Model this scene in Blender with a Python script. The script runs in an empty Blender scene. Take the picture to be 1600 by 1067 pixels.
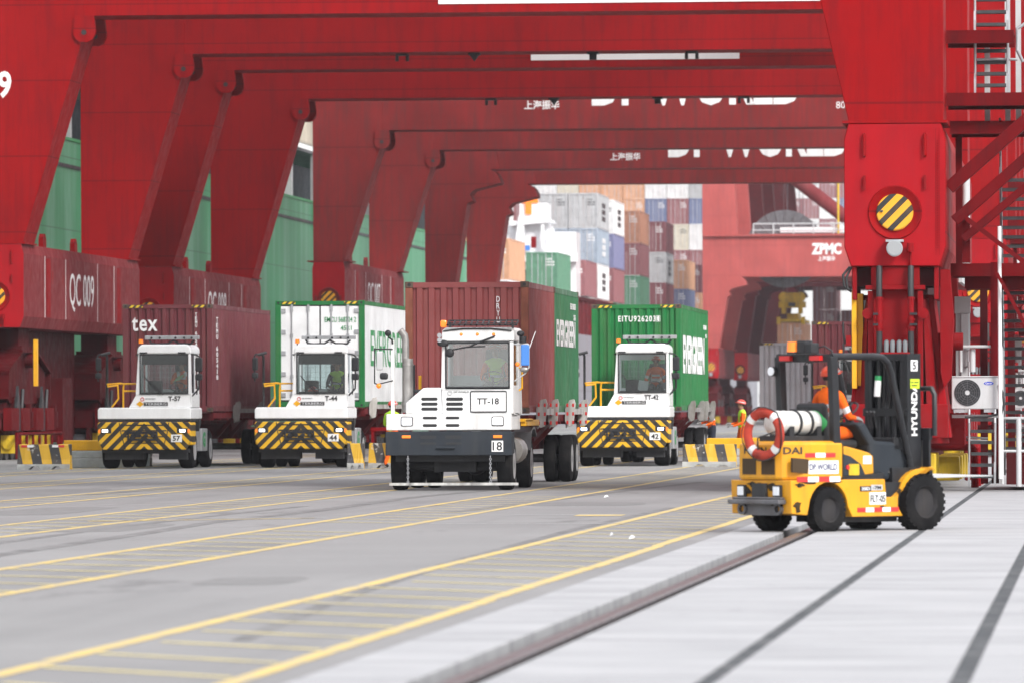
import bpy, bmesh, math, random
from mathutils import Vector, Matrix
R = math.radians
random.seed(7)
sc = bpy.context.scene
C = sc.collection

# ------------------------------------------------------------------ camera, sky, sun, exposure
CAM_H = 1.57
cam_d = bpy.data.cameras.new("camera")
cam_d.sensor_width = 36.0
cam_d.lens = 225.0
cam_d.clip_start = 0.5
cam_d.clip_end = 6000.0
cam_d.dof.use_dof = True
cam_d.dof.focus_distance = 124.0
cam_d.dof.aperture_fstop = 3.8
cam = bpy.data.objects.new("camera", cam_d)
C.objects.link(cam)
YAW, PITCH, ROLL = R(5.234), R(0.592), R(0.19)
cam.matrix_world = (Matrix.Translation((0, 0, CAM_H)) @ Matrix.Rotation(YAW, 4, 'Z')
                    @ Matrix.Rotation(R(90) + PITCH, 4, 'X') @ Matrix.Rotation(-ROLL, 4, 'Z'))
sc.camera = cam

SUN_EL, SUN_AZ = R(36), R(142)     # azimuth the light comes from, clockwise from +Y (behind the camera, a little left)
w = bpy.data.worlds.new("World")
sc.world = w
w.use_nodes = True
nt = w.node_tree
bg = nt.nodes["Background"]
sky = nt.nodes.new("ShaderNodeTexSky")
sky.sky_type = 'NISHITA'
sky.sun_disc = False
sky.sun_elevation = SUN_EL
sky.sun_rotation = SUN_AZ
sky.air_density = 1.0
sky.dust_density = 1.5
sky.ozone_density = 0.6
# broken white cloud cover mixed over the sky, brighter overhead as an overcast sky is
tcw = nt.nodes.new("ShaderNodeTexCoord"); spw = nt.nodes.new("ShaderNodeSeparateXYZ")
nt.links.new(tcw.outputs["Generated"], spw.inputs[0])
mr = nt.nodes.new("ShaderNodeMapRange")
for i_, v_ in ((1, 0.0), (2, 1.0), (3, 3.3), (4, 6.6)): mr.inputs[i_].default_value = v_
nt.links.new(spw.outputs[2], mr.inputs[0])
cl = nt.nodes.new("ShaderNodeMix"); cl.data_type = 'RGBA'; cl.blend_type = 'MULTIPLY'; cl.inputs[0].default_value = 1
cl.inputs[7].default_value = (1.0, 0.995, 1.02, 1); nt.links.new(mr.outputs[0], cl.inputs[6])
cv = nt.nodes.new("ShaderNodeMix"); cv.data_type = 'RGBA'; cv.inputs[0].default_value = .82
nt.links.new(sky.outputs[0], cv.inputs[6]); nt.links.new(cl.outputs[2], cv.inputs[7])
nt.links.new(cv.outputs[2], bg.inputs[0])
bg.inputs[1].default_value = 0.13
sun_d = bpy.data.lights.new("sun", 'SUN')
sun_d.energy = 1.5
sun_d.angle = R(16)
sun_d.color = (1.0, 0.97, 0.93)
sun = bpy.data.objects.new("sun", sun_d)
C.objects.link(sun)
sdir = Vector((math.sin(SUN_AZ) * math.cos(SUN_EL), math.cos(SUN_AZ) * math.cos(SUN_EL), math.sin(SUN_EL)))
sun.rotation_euler = sdir.to_track_quat('Z', 'Y').to_euler()
sun.location = (0, 0, 60)
sc.view_settings.view_transform = 'Standard'
sc.view_settings.look = 'None'
sc.view_settings.exposure = 1.32
sc.view_settings.gamma = 1.0

# ------------------------------------------------------------------ helpers
def XY(px, D):
    """world X, Y of the point seen in column px (1600 wide photo) at distance D"""
    X = (px - 1716) * 1e-4 * D
    return X, (D + X * 0.0912) / 0.9958
def Yd(X, D):
    return (D + X * 0.0912) / 0.9958

class MB:
    def __init__(s): s.v = []; s.f = []; s.m = []
    def add(s, vs, fs, mi=0):
        o = len(s.v); s.v += [tuple(p) for p in vs]
        s.f += [tuple(i + o for i in f) for f in fs]; s.m += [mi] * len(fs); return s
    def box(s, x0, x1, y0, y1, z0, z1, mi=0):
        return s.add([(x0,y0,z0),(x1,y0,z0),(x1,y1,z0),(x0,y1,z0),(x0,y0,z1),(x1,y0,z1),(x1,y1,z1),(x0,y1,z1)],
                     [(0,3,2,1),(4,5,6,7),(0,1,5,4),(1,2,6,5),(2,3,7,6),(3,0,4,7)], mi)
    def prism(s, poly, a0, a1, axis='y', mi=0):
        n = len(poly)
        def P(p, a):
            return (p[0], a, p[1]) if axis == 'y' else (a, p[0], p[1]) if axis == 'x' else (p[0], p[1], a)
        vs = [P(p, a0) for p in poly] + [P(p, a1) for p in poly]
        fs = [tuple(range(n)), tuple(range(2*n-1, n-1, -1))] + [(i, (i+1) % n, n+(i+1) % n, n+i) for i in range(n)]
        return s.add(vs, fs, mi)
    def taper(s, p0, p1, mi=0):
        """hull between two equal-length 3-D loops"""
        n = len(p0)
        return s.add(list(p0)+list(p1), [tuple(range(n)), tuple(range(2*n-1, n-1, -1))] + [(i,(i+1)%n,n+(i+1)%n,n+i) for i in range(n)], mi)
    def cyl(s, p0, p1, r0, r1=None, n=14, mi=0, cap=True):
        r1 = r0 if r1 is None else r1
        p0 = Vector(p0); p1 = Vector(p1); d = (p1-p0).normalized()
        u = d.orthogonal().normalized(); v = d.cross(u)
        vs = []
        for p, r in ((p0, r0), (p1, r1)):
            vs += [p + (u*math.cos(2*math.pi*i/n) + v*math.sin(2*math.pi*i/n))*r for i in range(n)]
        fs = [(i, (i+1) % n, n+(i+1) % n, n+i) for i in range(n)]
        if cap: fs += [tuple(range(n-1, -1, -1)), tuple(range(n, 2*n))]
        return s.add(vs, fs, mi)
    def tube(s, pts, r, n=8, mi=0):
        pts = [Vector(p) for p in pts]; k = len(pts); vs = []; u = None
        for i, p in enumerate(pts):
            d = ((pts[i]-pts[i-1]).normalized() if i else Vector()) + ((pts[i+1]-pts[i]).normalized() if i < k-1 else Vector())
            if d.length < 1e-6: d = pts[i]-pts[i-1]
            d.normalize()
            u = d.orthogonal().normalized() if u is None else (u - d*u.dot(d)).normalized()
            v = d.cross(u)
            sc_ = 1.0
            if 0 < i < k-1:
                c = (pts[i]-pts[i-1]).normalized().dot(d); sc_ = min(1.3, 1/max(.5, c))
            vs += [p + (u*math.cos(2*math.pi*j/n) + v*math.sin(2*math.pi*j/n))*r*sc_ for j in range(n)]
        fs = []
        for i in range(k-1):
            fs += [(i*n+j, i*n+(j+1) % n, (i+1)*n+(j+1) % n, (i+1)*n+j) for j in range(n)]
        fs += [tuple(range(n-1, -1, -1)), tuple(range((k-1)*n, k*n))]
        return s.add(vs, fs, mi)
    def lathe(s, prof, o, axis='x', n=24, mi=0, mis=None, close=False, caps=True):
        """prof: (a, r) pairs along the axis"""
        k = len(prof); vs = []
        for a, r in prof:
            for j in range(n):
                c, q = r*math.cos(2*math.pi*j/n), r*math.sin(2*math.pi*j/n)
                p = (a, c, q) if axis == 'x' else (c, a, q) if axis == 'y' else (c, q, a)
                vs.append((o[0]+p[0], o[1]+p[1], o[2]+p[2]))
        rng = range(k if close else k-1)
        for i in rng:
            i2 = (i+1) % k
            s.add([], [], 0)
        base = len(s.v); s.v += vs
        for i in rng:
            i2 = (i+1) % k
            for j in range(n):
                s.f.append((base+i*n+j, base+i*n+(j+1) % n, base+i2*n+(j+1) % n, base+i2*n+j))
                s.m.append(mis[i] if mis else mi)
        if not close and caps:
            for i, mm in ((0, mis[0] if mis else mi), (k-1, mis[-1] if mis else mi)):
                if prof[i][1] > 1e-5:
                    s.f.append(tuple(base+i*n+j for j in range(n))); s.m.append(mm)
        return s
    def ball(s, c, r, sx=1, sy=1, sz=1, n=16, k=10, z0=-1.0, mi=0):
        vs = []; fs = []
        a0 = math.asin(max(-1, z0))
        for i in range(k+1):
            a = a0 + (math.pi/2-a0)*i/k
            for j in range(n):
                b = 2*math.pi*j/n
                vs.append((c[0]+r*sx*math.cos(a)*math.cos(b), c[1]+r*sy*math.cos(a)*math.sin(b), c[2]+r*sz*math.sin(a)))
        for i in range(k):
            fs += [(i*n+j, i*n+(j+1) % n, (i+1)*n+(j+1) % n, (i+1)*n+j) for j in range(n)]
        fs.append(tuple(range(n-1, -1, -1)))
        return s.add(vs, fs, mi)
    def build(s, name, mats, parent=None, bevel=0, smooth=None, loc=None):
        me = bpy.data.meshes.new(name)
        me.from_pydata(s.v, [], s.f)
        mats = mats if isinstance(mats, (list, tuple)) else [mats]
        for m in mats: me.materials.append(m)
        me.polygons.foreach_set("material_index", s.m)
        bm = bmesh.new(); bm.from_mesh(me)
        bmesh.ops.remove_doubles(bm, verts=bm.verts, dist=1e-5)
        bmesh.ops.recalc_face_normals(bm, faces=bm.faces)
        bm.to_mesh(me); bm.free()
        if smooth:
            me.polygons.foreach_set("use_smooth", [True]*len(me.polygons))
            me.set_sharp_from_angle(angle=R(smooth))
        o = bpy.data.objects.new(name, me); C.objects.link(o)
        if parent: o.parent = parent
        if loc: o.location = loc
        if bevel:
            b = o.modifiers.new("bevel", 'BEVEL'); b.width = bevel; b.segments = 2; b.limit_method = 'ANGLE'; b.angle_limit = R(40)
        return o

def tag(o, label=None, cat=None, group=None, kind=None):
    if label: o['label'] = label
    if cat: o['category'] = cat
    if group: o['group'] = group
    if kind: o['kind'] = kind
    return o
def thing(name, label, cat, loc=(0,0,0), rz=0, group=None):
    o = bpy.data.objects.new(name, None); C.objects.link(o)
    o.empty_display_size = .3
    o.location = loc; o.rotation_euler = (0, 0, rz)
    return tag(o, label, cat, group)
def copy_tree(o, parent=None):
    c = o.copy(); C.objects.link(c)
    if parent: c.parent = parent
    for ch in list(o.children):
        copy_tree(ch, c)
    return c
def dup(o, label, loc, rz=None, group=None):
    c = copy_tree(o); c.location = loc
    if rz is not None: c.rotation_euler = (0, 0, rz)
    c['label'] = label
    if group: c['group'] = group
    return c

_tc = {}
def lettering(parent, s, c, w_, h_, mat, face='-y', turn=0, name='lettering', bold=0.0, depth=.004, rot=None, spacing=1.0):
    """the words s fitted to a w_ x h_ box centred on c, raised a few mm on a face looking along face"""
    key = (s, bold, spacing)
    if key not in _tc:
        cu = bpy.data.curves.new("text", 'FONT'); cu.body = s; cu.size = 1; cu.offset = bold; cu.space_character = spacing
        cu.resolution_u = 3
        ob = bpy.data.objects.new("text", cu)
        me = bpy.data.meshes.new_from_object(ob)
        _tc[key] = ([v.co.copy() for v in me.vertices], [tuple(p.vertices) for p in me.polygons])
        bpy.data.objects.remove(ob); bpy.data.meshes.remove(me); bpy.data.curves.remove(cu)
    vs, fs = _tc[key]
    xs = [v.x for v in vs]; ys = [v.y for v in vs]
    x0, x1, y0, y1 = min(xs), max(xs), min(ys), max(ys)
    out = []
    for v in vs:
        a = (v.x-(x0+x1)/2)/(x1-x0)*w_; b = (v.y-(y0+y1)/2)/(y1-y0)*h_
        if turn:
            a, b = a*math.cos(turn)-b*math.sin(turn), a*math.sin(turn)+b*math.cos(turn)
        out.append((a, b))
    n = len(out)
    def P(a, b, d):
        if face == '-y': return (c[0]+a, c[1]-d, c[2]+b)
        if face == '+x': return (c[0]+d, c[1]+a, c[2]+b)
        if face == '-x': return (c[0]-d, c[1]-a, c[2]+b)
        return (c[0]+a, c[1]+b, c[2]+d)
    edges = {}
    for f in fs:
        for i in range(len(f)):
            e = (f[i], f[(i+1) % len(f)]); k2 = (min(e), max(e))
            edges[k2] = None if k2 in edges else e
    m = MB()
    m.add([P(a, b, depth) for a, b in out] + [P(a, b, 0) for a, b in out],
          list(fs) + [(e[1], e[0], e[0]+n, e[1]+n) for e in edges.values() if e])
    return m.build(name, mat, parent)

# ------------------------------------------------------------------ materials
def new_mat(name):
    m = bpy.data.materials.new(name); m.use_nodes = True
    return m, m.node_tree, m.node_tree.nodes["Principled BSDF"]
def N(t, kind, **kw):
    n = t.nodes.new(kind)
    for k, v in kw.items():
        if k.startswith('i_'):
            key = k[2:]
            n.inputs[int(key) if key.isdigit() else key].default_value = v
        else: setattr(n, k, v)
    return n
def mix(t, fac, a, b, blend='MIX'):
    n = t.nodes.new("ShaderNodeMix"); n.data_type = 'RGBA'; n.blend_type = blend
    for sock, v in ((0, fac), (6, a), (7, b)):
        if hasattr(v, 'is_output'): t.links.new(v, n.inputs[sock])
        else: n.inputs[sock].default_value = v if sock == 0 else (*v[:3], 1)
    return n.outputs[2]
def noise(t, scale, vec=None, detail=4, rough=.55, stretch=None):
    n = N(t, "ShaderNodeTexNoise"); n.inputs["Scale"].default_value = scale
    n.inputs["Detail"].default_value = detail; n.inputs["Roughness"].default_value = rough
    tc = N(t, "ShaderNodeTexCoord")
    src = tc.outputs["Object"]
    if stretch:
        mp = N(t, "ShaderNodeMapping"); mp.inputs["Scale"].default_value = stretch
        t.links.new(src, mp.inputs[0]); src = mp.outputs[0]
    t.links.new(src, n.inputs["Vector"])
    return n.outputs[0]
def ramp(t, src, a, b, lo=0.0, hi=1.0):
    n = N(t, "ShaderNodeMapRange"); n.inputs[1].default_value = a; n.inputs[2].default_value = b
    n.inputs[3].default_value = lo; n.inputs[4].default_value = hi
    t.links.new(src, n.inputs[0]); return n.outputs[0]
def math_(t, op, a, b=0.0):
    n = N(t, "ShaderNodeMath", operation=op)
    for i, v in enumerate((a, b)):
        if hasattr(v, 'is_output'): t.links.new(v, n.inputs[i])
        else: n.inputs[i].default_value = v
    return n.outputs[0]
def axis(t, k):
    tc = N(t, "ShaderNodeTexCoord"); sp = N(t, "ShaderNodeSeparateXYZ")
    t.links.new(tc.outputs["Object"], sp.inputs[0]); return sp.outputs[k]
def bump(t, p, src, strength=.2, dist=.02):
    b = N(t, "ShaderNodeBump"); b.inputs["Strength"].default_value = strength; b.inputs["Distance"].default_value = dist
    t.links.new(src, b.inputs["Height"]); t.links.new(b.outputs[0], p.inputs["Normal"])

def paint(name, col, rough=.5, var=.15, dirt=None, amt=.4, metal=0, scale=1.2, streak=True, seams=None, coat=0, chips=None, fine=0):
    m, t, p = new_mat(name)
    p.inputs["Roughness"].default_value = rough; p.inputs["Metallic"].default_value = metal
    p.inputs["Specular IOR Level"].default_value = .3 if rough < .59 else .05
    if coat: p.inputs["Coat Weight"].default_value = coat
    n1 = noise(t, scale)
    lo = tuple(c*(1-var) for c in col); hi = tuple(min(.95, c*(1+var)) for c in col)
    c = mix(t, ramp(t, n1, .3, .7), lo, hi)
    if dirt:
        n2 = noise(t, 1.0, detail=6, rough=.65, stretch=(3.2, 3.2, .35) if streak else (2, 2, 2))
        c = mix(t, ramp(t, n2, .46, .74, 0, amt), c, dirt)
    if chips:
        n3 = noise(t, 9, detail=8, rough=.7)
        c = mix(t, ramp(t, n3, .66, .70, 0, .85), c, chips)
    if seams:
        z = axis(t, 2); step, wd, sc2 = seams
        fr = math_(t, 'FRACT', math_(t, 'DIVIDE', z, step))
        line = math_(t, 'LESS_THAN', fr, wd/step)
        c = mix(t, math_(t, 'MULTIPLY', line, .45), c, sc2)
    t.links.new(c, p.inputs["Base Color"])
    nr = noise(t, 3.0, detail=5)
    t.links.new(ramp(t, nr, .3, .7, max(.05, rough-.12), min(1, rough+.15)), p.inputs["Roughness"])
    if fine: bump(t, p, noise(t, fine, detail=3), .15, .01)
    return m
def flat(name, col, rough=.5, metal=0, emit=0, trans=0):
    m, t, p = new_mat(name)
    p.inputs["Base Color"].default_value = (*col, 1); p.inputs["Roughness"].default_value = rough
    p.inputs["Metallic"].default_value = metal
    if trans: p.inputs["Transmission Weight"].default_value = trans
    if emit:
        p.inputs["Emission Color"].default_value = (*col, 1); p.inputs["Emission Strength"].default_value = emit
    return m
def glass(name, tint, gloss=.12):
    m, t, p = new_mat(name); t.nodes.remove(p)
    tr = N(t, "ShaderNodeBsdfTransparent"); tr.inputs[0].default_value = (*tint, 1)
    gl = N(t, "ShaderNodeBsdfGlossy"); gl.inputs["Roughness"].default_value = .04; gl.inputs[0].default_value = (.95,.97,1,1)
    lw = N(t, "ShaderNodeFresnel"); lw.inputs[0].default_value = 1.5
    f = math_(t, 'ADD', lw.outputs[0], gloss)
    mx = N(t, "ShaderNodeMixShader"); t.links.new(f, mx.inputs[0]); t.links.new(tr.outputs[0], mx.inputs[1]); t.links.new(gl.outputs[0], mx.inputs[2])
    t.links.new(mx.outputs[0], t.nodes["Material Output"].inputs[0])
    return m
def stripes(name, a, b, period, dx, dz, chevron=False, duty=.5, chips=None):
    """two-colour diagonal stripes in the part's own x and z"""
    m, t, p = new_mat(name)
    x = axis(t, 0)
    if chevron: x = math_(t, 'ABSOLUTE', x)
    v = math_(t, 'ADD', math_(t, 'MULTIPLY', x, dx), math_(t, 'MULTIPLY', axis(t, 2), dz))
    fr = math_(t, 'FRACT', math_(t, 'ADD', math_(t, 'DIVIDE', v, period), 40.0))
    c = mix(t, math_(t, 'LESS_THAN', fr, duty), a, b)
    c = mix(t, ramp(t, noise(t, 3, detail=6), .45, .75, 0, .16), c, tuple(k*.5+.03 for k in b))
    if chips: c = mix(t, ramp(t, noise(t, 5, detail=8, rough=.7), .6, .64, 0, .9), c, chips)
    t.links.new(c, p.inputs["Base Color"]); p.inputs["Roughness"].default_value = .5
    return m

RED = (.265, .0035, .005)
M = {}
M['red'] = paint("crane red paint", RED, .6, .14, (.10,.008,.012), .55, scale=.35, seams=(2.35, .04, (.05,.006,.008)))
M['red_deep'] = paint("deep red stair paint", (.13,.004,.006), .6, .16, (.05,.008,.01), .6, scale=1.5)
M['red_beam'] = paint("lit beam red paint", (.31,.007,.012), .6, .14, (.15,.012,.018), .6, scale=.25, seams=(1.95, .035, (.09,.008,.01)))  # unused brighter red, imitating stronger light on the high beams
M['red_bright'] = paint("brighter crane red paint", (.33,.008,.013), .6, .10, (.20,.012,.018), .5, scale=.8)  # brighter copy of the crane red for end plates and equaliser back
M['red_pale'] = paint("haze paled red paint", (.40,.085,.078), .62, .12, (.22,.06,.06), .5, scale=.4, seams=(2.6,.04,(.2,.04,.04)))  # distance haze over the far crane mixed into its red
M['rim_dark'] = paint("grimy dark rim", (.032,.032,.036), .6, .2, (.07,.06,.05), .5, scale=6)
M['red_plain'] = paint("crane red paint on fittings", (.22,.006,.009), .6, .16, (.14,.02,.02), .5, scale=1.5)
M['red_faded'] = paint("weathered crane red paint", (.21,.022,.022), .62, .16, (.09,.035,.035), .85, scale=.4, seams=(2.6,.05,(.06,.012,.012)))
M['red_dust'] = paint("chalky red sill paint", (.17,.024,.028), .6, .14, (.28,.09,.09), .45, scale=.6)
M['red_dark'] = paint("grimy and shaded dark red paint", (.07,.004,.006), .6, .25, (.05,.02,.02), .7, scale=1.5)  # grimy bogie red; also carries painted shade on the last two cranes
M['chassis_red'] = paint("oxide red chassis paint", (.16,.02,.025), .6, .25, (.05,.03,.03), .6, scale=1.5)
M['white'] = paint("white cab paint", (.82,.83,.84), .35, .03, (.52,.50,.48), .22, scale=2, coat=.3)
M['white_worn'] = paint("worn white cab paint", (.76,.77,.77), .42, .04, (.34,.32,.30), .6, scale=2, chips=None)
M['white_plate'] = flat("white plate", (.80,.80,.80), .5)
M['letter_white'] = paint("white lettering", (.80,.80,.80), .6, .05, (.5,.4,.4), .4, scale=2)
M['letter_black'] = flat("black lettering", (.018,.018,.02), .5)
M['letter_green'] = flat("green lettering", (.02,.25,.08), .5)
M['black'] = paint("black trim", (.022,.023,.026), .5, .2, (.07,.07,.07), .4, scale=3)
M['black_satin'] = paint("black steel", (.016,.017,.02), .38, .2, (.05,.05,.05), .3, scale=3)
M['charcoal'] = paint("charcoal bumper paint", (.033,.039,.047), .6, .15, (.07,.07,.07), .3, scale=2.5)
M['rubber'] = paint("tyre rubber", (.012,.012,.013), .85, .25, (.045,.042,.04), .5, scale=4, streak=False)
M['yellow'] = paint("yellow machine paint", (.73,.335,.012), .38, .07, (.20,.10,.03), .45, scale=2, chips=(.10,.07,.04), coat=.2)
M['yellow_rail'] = paint("yellow handrail paint", (.75,.38,.012), .45, .08, (.35,.2,.05), .3, scale=3)
M['yellow_dirty'] = paint("dirty yellow drive paint", (.68,.46,.02), .5, .15, (.15,.1,.03), .6, scale=3)
M['steel'] = paint("galvanised steel", (.42,.43,.45), .45, .15, (.2,.2,.2), .4, metal=.5, scale=4)
M['grey_light'] = paint("light grey enamel", (.50,.51,.52), .45, .08, (.25,.24,.23), .4, scale=3)
M['steel_dark'] = paint("dark worn steel", (.14,.14,.15), .45, .25, (.08,.06,.05), .5, metal=.4, scale=4)
M['tread'] = paint("stair tread grating", (.06,.065,.07), .6, .2, (.12,.11,.1), .4, scale=6)
M['rim'] = paint("grey wheel rim", (.36,.36,.37), .5, .2, (.10,.09,.08), .6, scale=5)
M['exhaust'] = paint("dull exhaust steel", (.36,.35,.34), .42, .2, (.2,.15,.1), .5, metal=.6, scale=5)
M['orange_lens'] = flat("amber lens", (.85,.20,.02), .25, emit=.25)
M['red_lens'] = flat("red lens", (.6,.02,.02), .3)
M['head_lens'] = flat("lit headlamp", (.95,.97,1.0), .15, emit=2.2)
M['head_lens_off'] = flat("clear headlamp lens", (.75,.78,.82), .12)
M['lamp_glass'] = flat("dusty floodlight glass", (.30,.31,.32), .35)
M['blue_lens'] = flat("lit bluish lamp", (.55,.68,1.0), .15, emit=4.0)
M['mirror_blue'] = flat("blue mirror cover", (.06,.22,.62), .35)
M['glass'] = glass("windscreen glass", (.80,.86,.86), .0)
M['glass_pale'] = glass("reflecting windscreen glass", (.82,.89,.90), .13)
M['interior'] = paint("dark cab interior", (.035,.037,.042), .7, .2, scale=3)
M['interior_pale'] = paint("pale cab interior", (.12,.135,.14), .7, .1, scale=3)
M['hose'] = flat("black hose rubber", (.02,.02,.022), .55)
M['hose_grey'] = flat("grey ribbed hose", (.13,.14,.15), .6)
M['hazard'] = stripes("black and yellow chevrons", (.017,.017,.018), (.72,.41,.010), .30, 1, 1, True, .47)
M['hazard_disc'] = stripes("hazard disc stripes", (.017,.017,.018), (.78,.35,.012), .295, 1, -1.0, False, .55)
M['hazard_tape'] = stripes("hazard tape", (.02,.02,.02), (.72,.5,.03), .16, 1, -1)
M['hazard_barrier'] = stripes("barrier stripes", (.035,.035,.04), (.62,.36,.02), .52, 1, .22, False, .5, (.5,.49,.46))
M['concrete_block'] = paint("rough concrete", (.40,.41,.40), .85, .15, (.2,.19,.18), .6, scale=3, streak=False, fine=20)
M['reflector_red'] = flat("red reflector tape", (.6,.03,.03), .35)
M['skin'] = flat("skin", (.30,.16,.10), .55)
M['hair'] = flat("dark hair", (.015,.012,.01), .7)
M['orange_cloth'] = paint("orange work cloth", (.80,.13,.015), .8, .15, (.5,.09,.02), .3, scale=8, streak=False)
M['lime_cloth'] = paint("lime safety vest cloth", (.45,.75,.06), .8, .12, (.3,.5,.05), .3, scale=8, streak=False)
M['navy_cloth'] = paint("dark work trousers", (.03,.035,.05), .85, .2, scale=8)
M['silver_tape'] = flat("silver reflective tape", (.62,.63,.64), .35)
M['helmet_orange'] = flat("orange helmet shell", (.75,.08,.03), .3)
M['helmet_red'] = flat("red helmet shell", (.62,.05,.03), .3)
M['boot'] = flat("black boot leather", (.02,.018,.016), .6)
# ------------------------------------------------------------------ ground
def asphalt():
    m, t, p = new_mat("worn grey asphalt")
    c = mix(t, ramp(t, noise(t, .12, detail=5), .3, .7), (.185,.182,.181), (.25,.246,.243))
    c = mix(t, ramp(t, noise(t, 1.0, detail=5, stretch=(.9,.035,1)), .52, .75, 0, .55), c, (.11,.11,.112))   # wheel tracks
    c = mix(t, ramp(t, noise(t, 1.6, detail=7, rough=.7), .5, .8, 0, .5), c, (.26,.255,.25))
    c = mix(t, ramp(t, noise(t, 60, detail=3), .35, .7, 0, .4), c, (.10,.10,.10))
    c = mix(t, ramp(t, noise(t, .8, detail=8, rough=.75), .64, .70, 0, .65), c, (.42,.455,.45))   # pale scuffs
    c = mix(t, ramp(t, noise(t, .5, detail=6, rough=.7, stretch=(1,.3,1)), .60, .68, 0, .6), c, (.095,.093,.093))  # oil stains
    t.links.new(c, p.inputs["Base Color"]); p.inputs["Roughness"].default_value = .82
    bump(t, p, noise(t, 45, detail=4), .25, .01)
    return m
def concrete(name, a, b, dirt):
    m, t, p = new_mat(name)
    c = mix(t, ramp(t, noise(t, .7, detail=6), .3, .7), a, b)
    c = mix(t, ramp(t, noise(t, 1.0, detail=5, stretch=(.35,2.6,1)), .46, .72, 0, .8), c, dirt)      # brushed and stained across the quay
    c = mix(t, ramp(t, noise(t, 3.0, detail=8, rough=.75), .60, .68, 0, .7), c, tuple(k*.7 for k in dirt))
    fr = math_(t, 'FRACT', math_(t, 'DIVIDE', axis(t, 1), 6.1))
    c = mix(t, math_(t, 'MULTIPLY', math_(t, 'LESS_THAN', fr, .01), .8), c, (.10,.10,.10))
    t.links.new(c, p.inputs["Base Color"]); p.inputs["Roughness"].default_value = .8
    bump(t, p, noise(t, 25, detail=4), .2, .008)
    return m
def marking(name, col, wear):
    m, t, p = new_mat(name)
    c = mix(t, ramp(t, noise(t, 2.2, detail=8, rough=.72), wear-.12, wear+.10, 0, .9), col, (.27,.266,.25))
    t.links.new(c, p.inputs["Base Color"]); p.inputs["Roughness"].default_value = .7
    return m
ASPH = asphalt()
CONC = concrete("pale quay concrete", (.30,.302,.31), (.37,.37,.377), (.20,.203,.21))
CONC2 = concrete("grey quay concrete", (.26,.26,.255), (.31,.31,.305), (.21,.21,.21))
TAR = paint("joint tar", (.075,.08,.085), .8, .3, (.2,.2,.2), .6, scale=5, streak=False)
EARTH = flat("bare ground", (.2,.2,.2), .9)
FAR = 1500
def setting(mb, name, mat, **k):
    return tag(mb.build(name, mat, **k), kind='structure')
setting(MB().add([(-38.5,-60,-.4),(800,-60,-.4),(800,FAR,-.4),(-38.5,FAR,-.4)], [(0,1,2,3)]), "ground", EARTH)
setting(MB().add([(-38.5,-60,0),(-4.62,-60,0),(-4.62,FAR,0),(-38.5,FAR,0)], [(0,1,2,3)]), "asphalt_road", ASPH)
setting(MB().box(-4.62,-3.93,-60,FAR,-.35,.012), "concrete_kerb_strip", CONC, bevel=.01)
setting(MB().box(-3.93,-3.50,-60,FAR,-.35,-.13), "rail_trench", TAR)
setting(MB().box(-3.50,-2.28,-60,FAR,-.35,.012), "concrete_apron", CONC)
setting(MB().box(-2.28,-2.17,-60,FAR,-.35,.004), "apron_joint", TAR)
setting(MB().box(-2.17,-.85,-60,FAR,-.35,.012), "concrete_apron", CONC)
setting(MB().box(-.85,-.73,-60,FAR,-.35,.002), "apron_joint", TAR)
setting(MB().box(-.73,-.42,-60,FAR,-.35,.012), "concrete_apron", CONC)
setting(MB().add([(-.42,-60,.006),(800,-60,.006),(800,FAR,.006),(-.42,FAR,.006)], [(0,1,2,3)]), "concrete_yard", CONC2)
RAILM = paint("rail steel", (.13,.115,.117), .4, .2, (.12,.07,.05), .6, metal=.45, scale=3)
rp = [(-.085,-.13),(.085,-.13),(.085,-.11),(.02,-.09),(.02,-.04),(.055,-.03),(.06,0),(.045,.012),(-.045,.012),(-.06,0),(-.055,-.03),(-.02,-.04),(-.02,-.09),(-.085,-.11)]
for X in (-3.68, -34.14):
    tag(MB().prism([(X+a*1.15, b+.0) for a, b in rp], -60, 1200).build("crane_rail", RAILM, smooth=30),
        "brown steel crane rail in a slot of the pale concrete apron, running under the forklift" if X > -10 else "far crane rail beneath the row of legs by the ship", "rail", "crane rails")
setting(MB().box(-35.0,-34.35,-60,FAR,.0,.008), "rail_strip", CONC2)
setting(MB().box(-33.93,-33.3,-60,FAR,.0,.008), "rail_strip", CONC2)
setting(MB().box(-39.3,-38.5,-60,FAR,-6,.25), "quay_edge", CONC2)
def water_mat():
    m, t, p = new_mat("harbour water")
    p.inputs["Base Color"].default_value = (.03,.06,.06,1); p.inputs["Roughness"].default_value = .08
    bump(t, p, noise(t, .6, detail=5), .5, .2); return m
setting(MB().add([(-800,-60,-3.4),(-39.3,-60,-3.4),(-39.3,FAR,-3.4),(-800,FAR,-3.4)], [(0,1,2,3)]), "water", water_mat())

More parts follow.
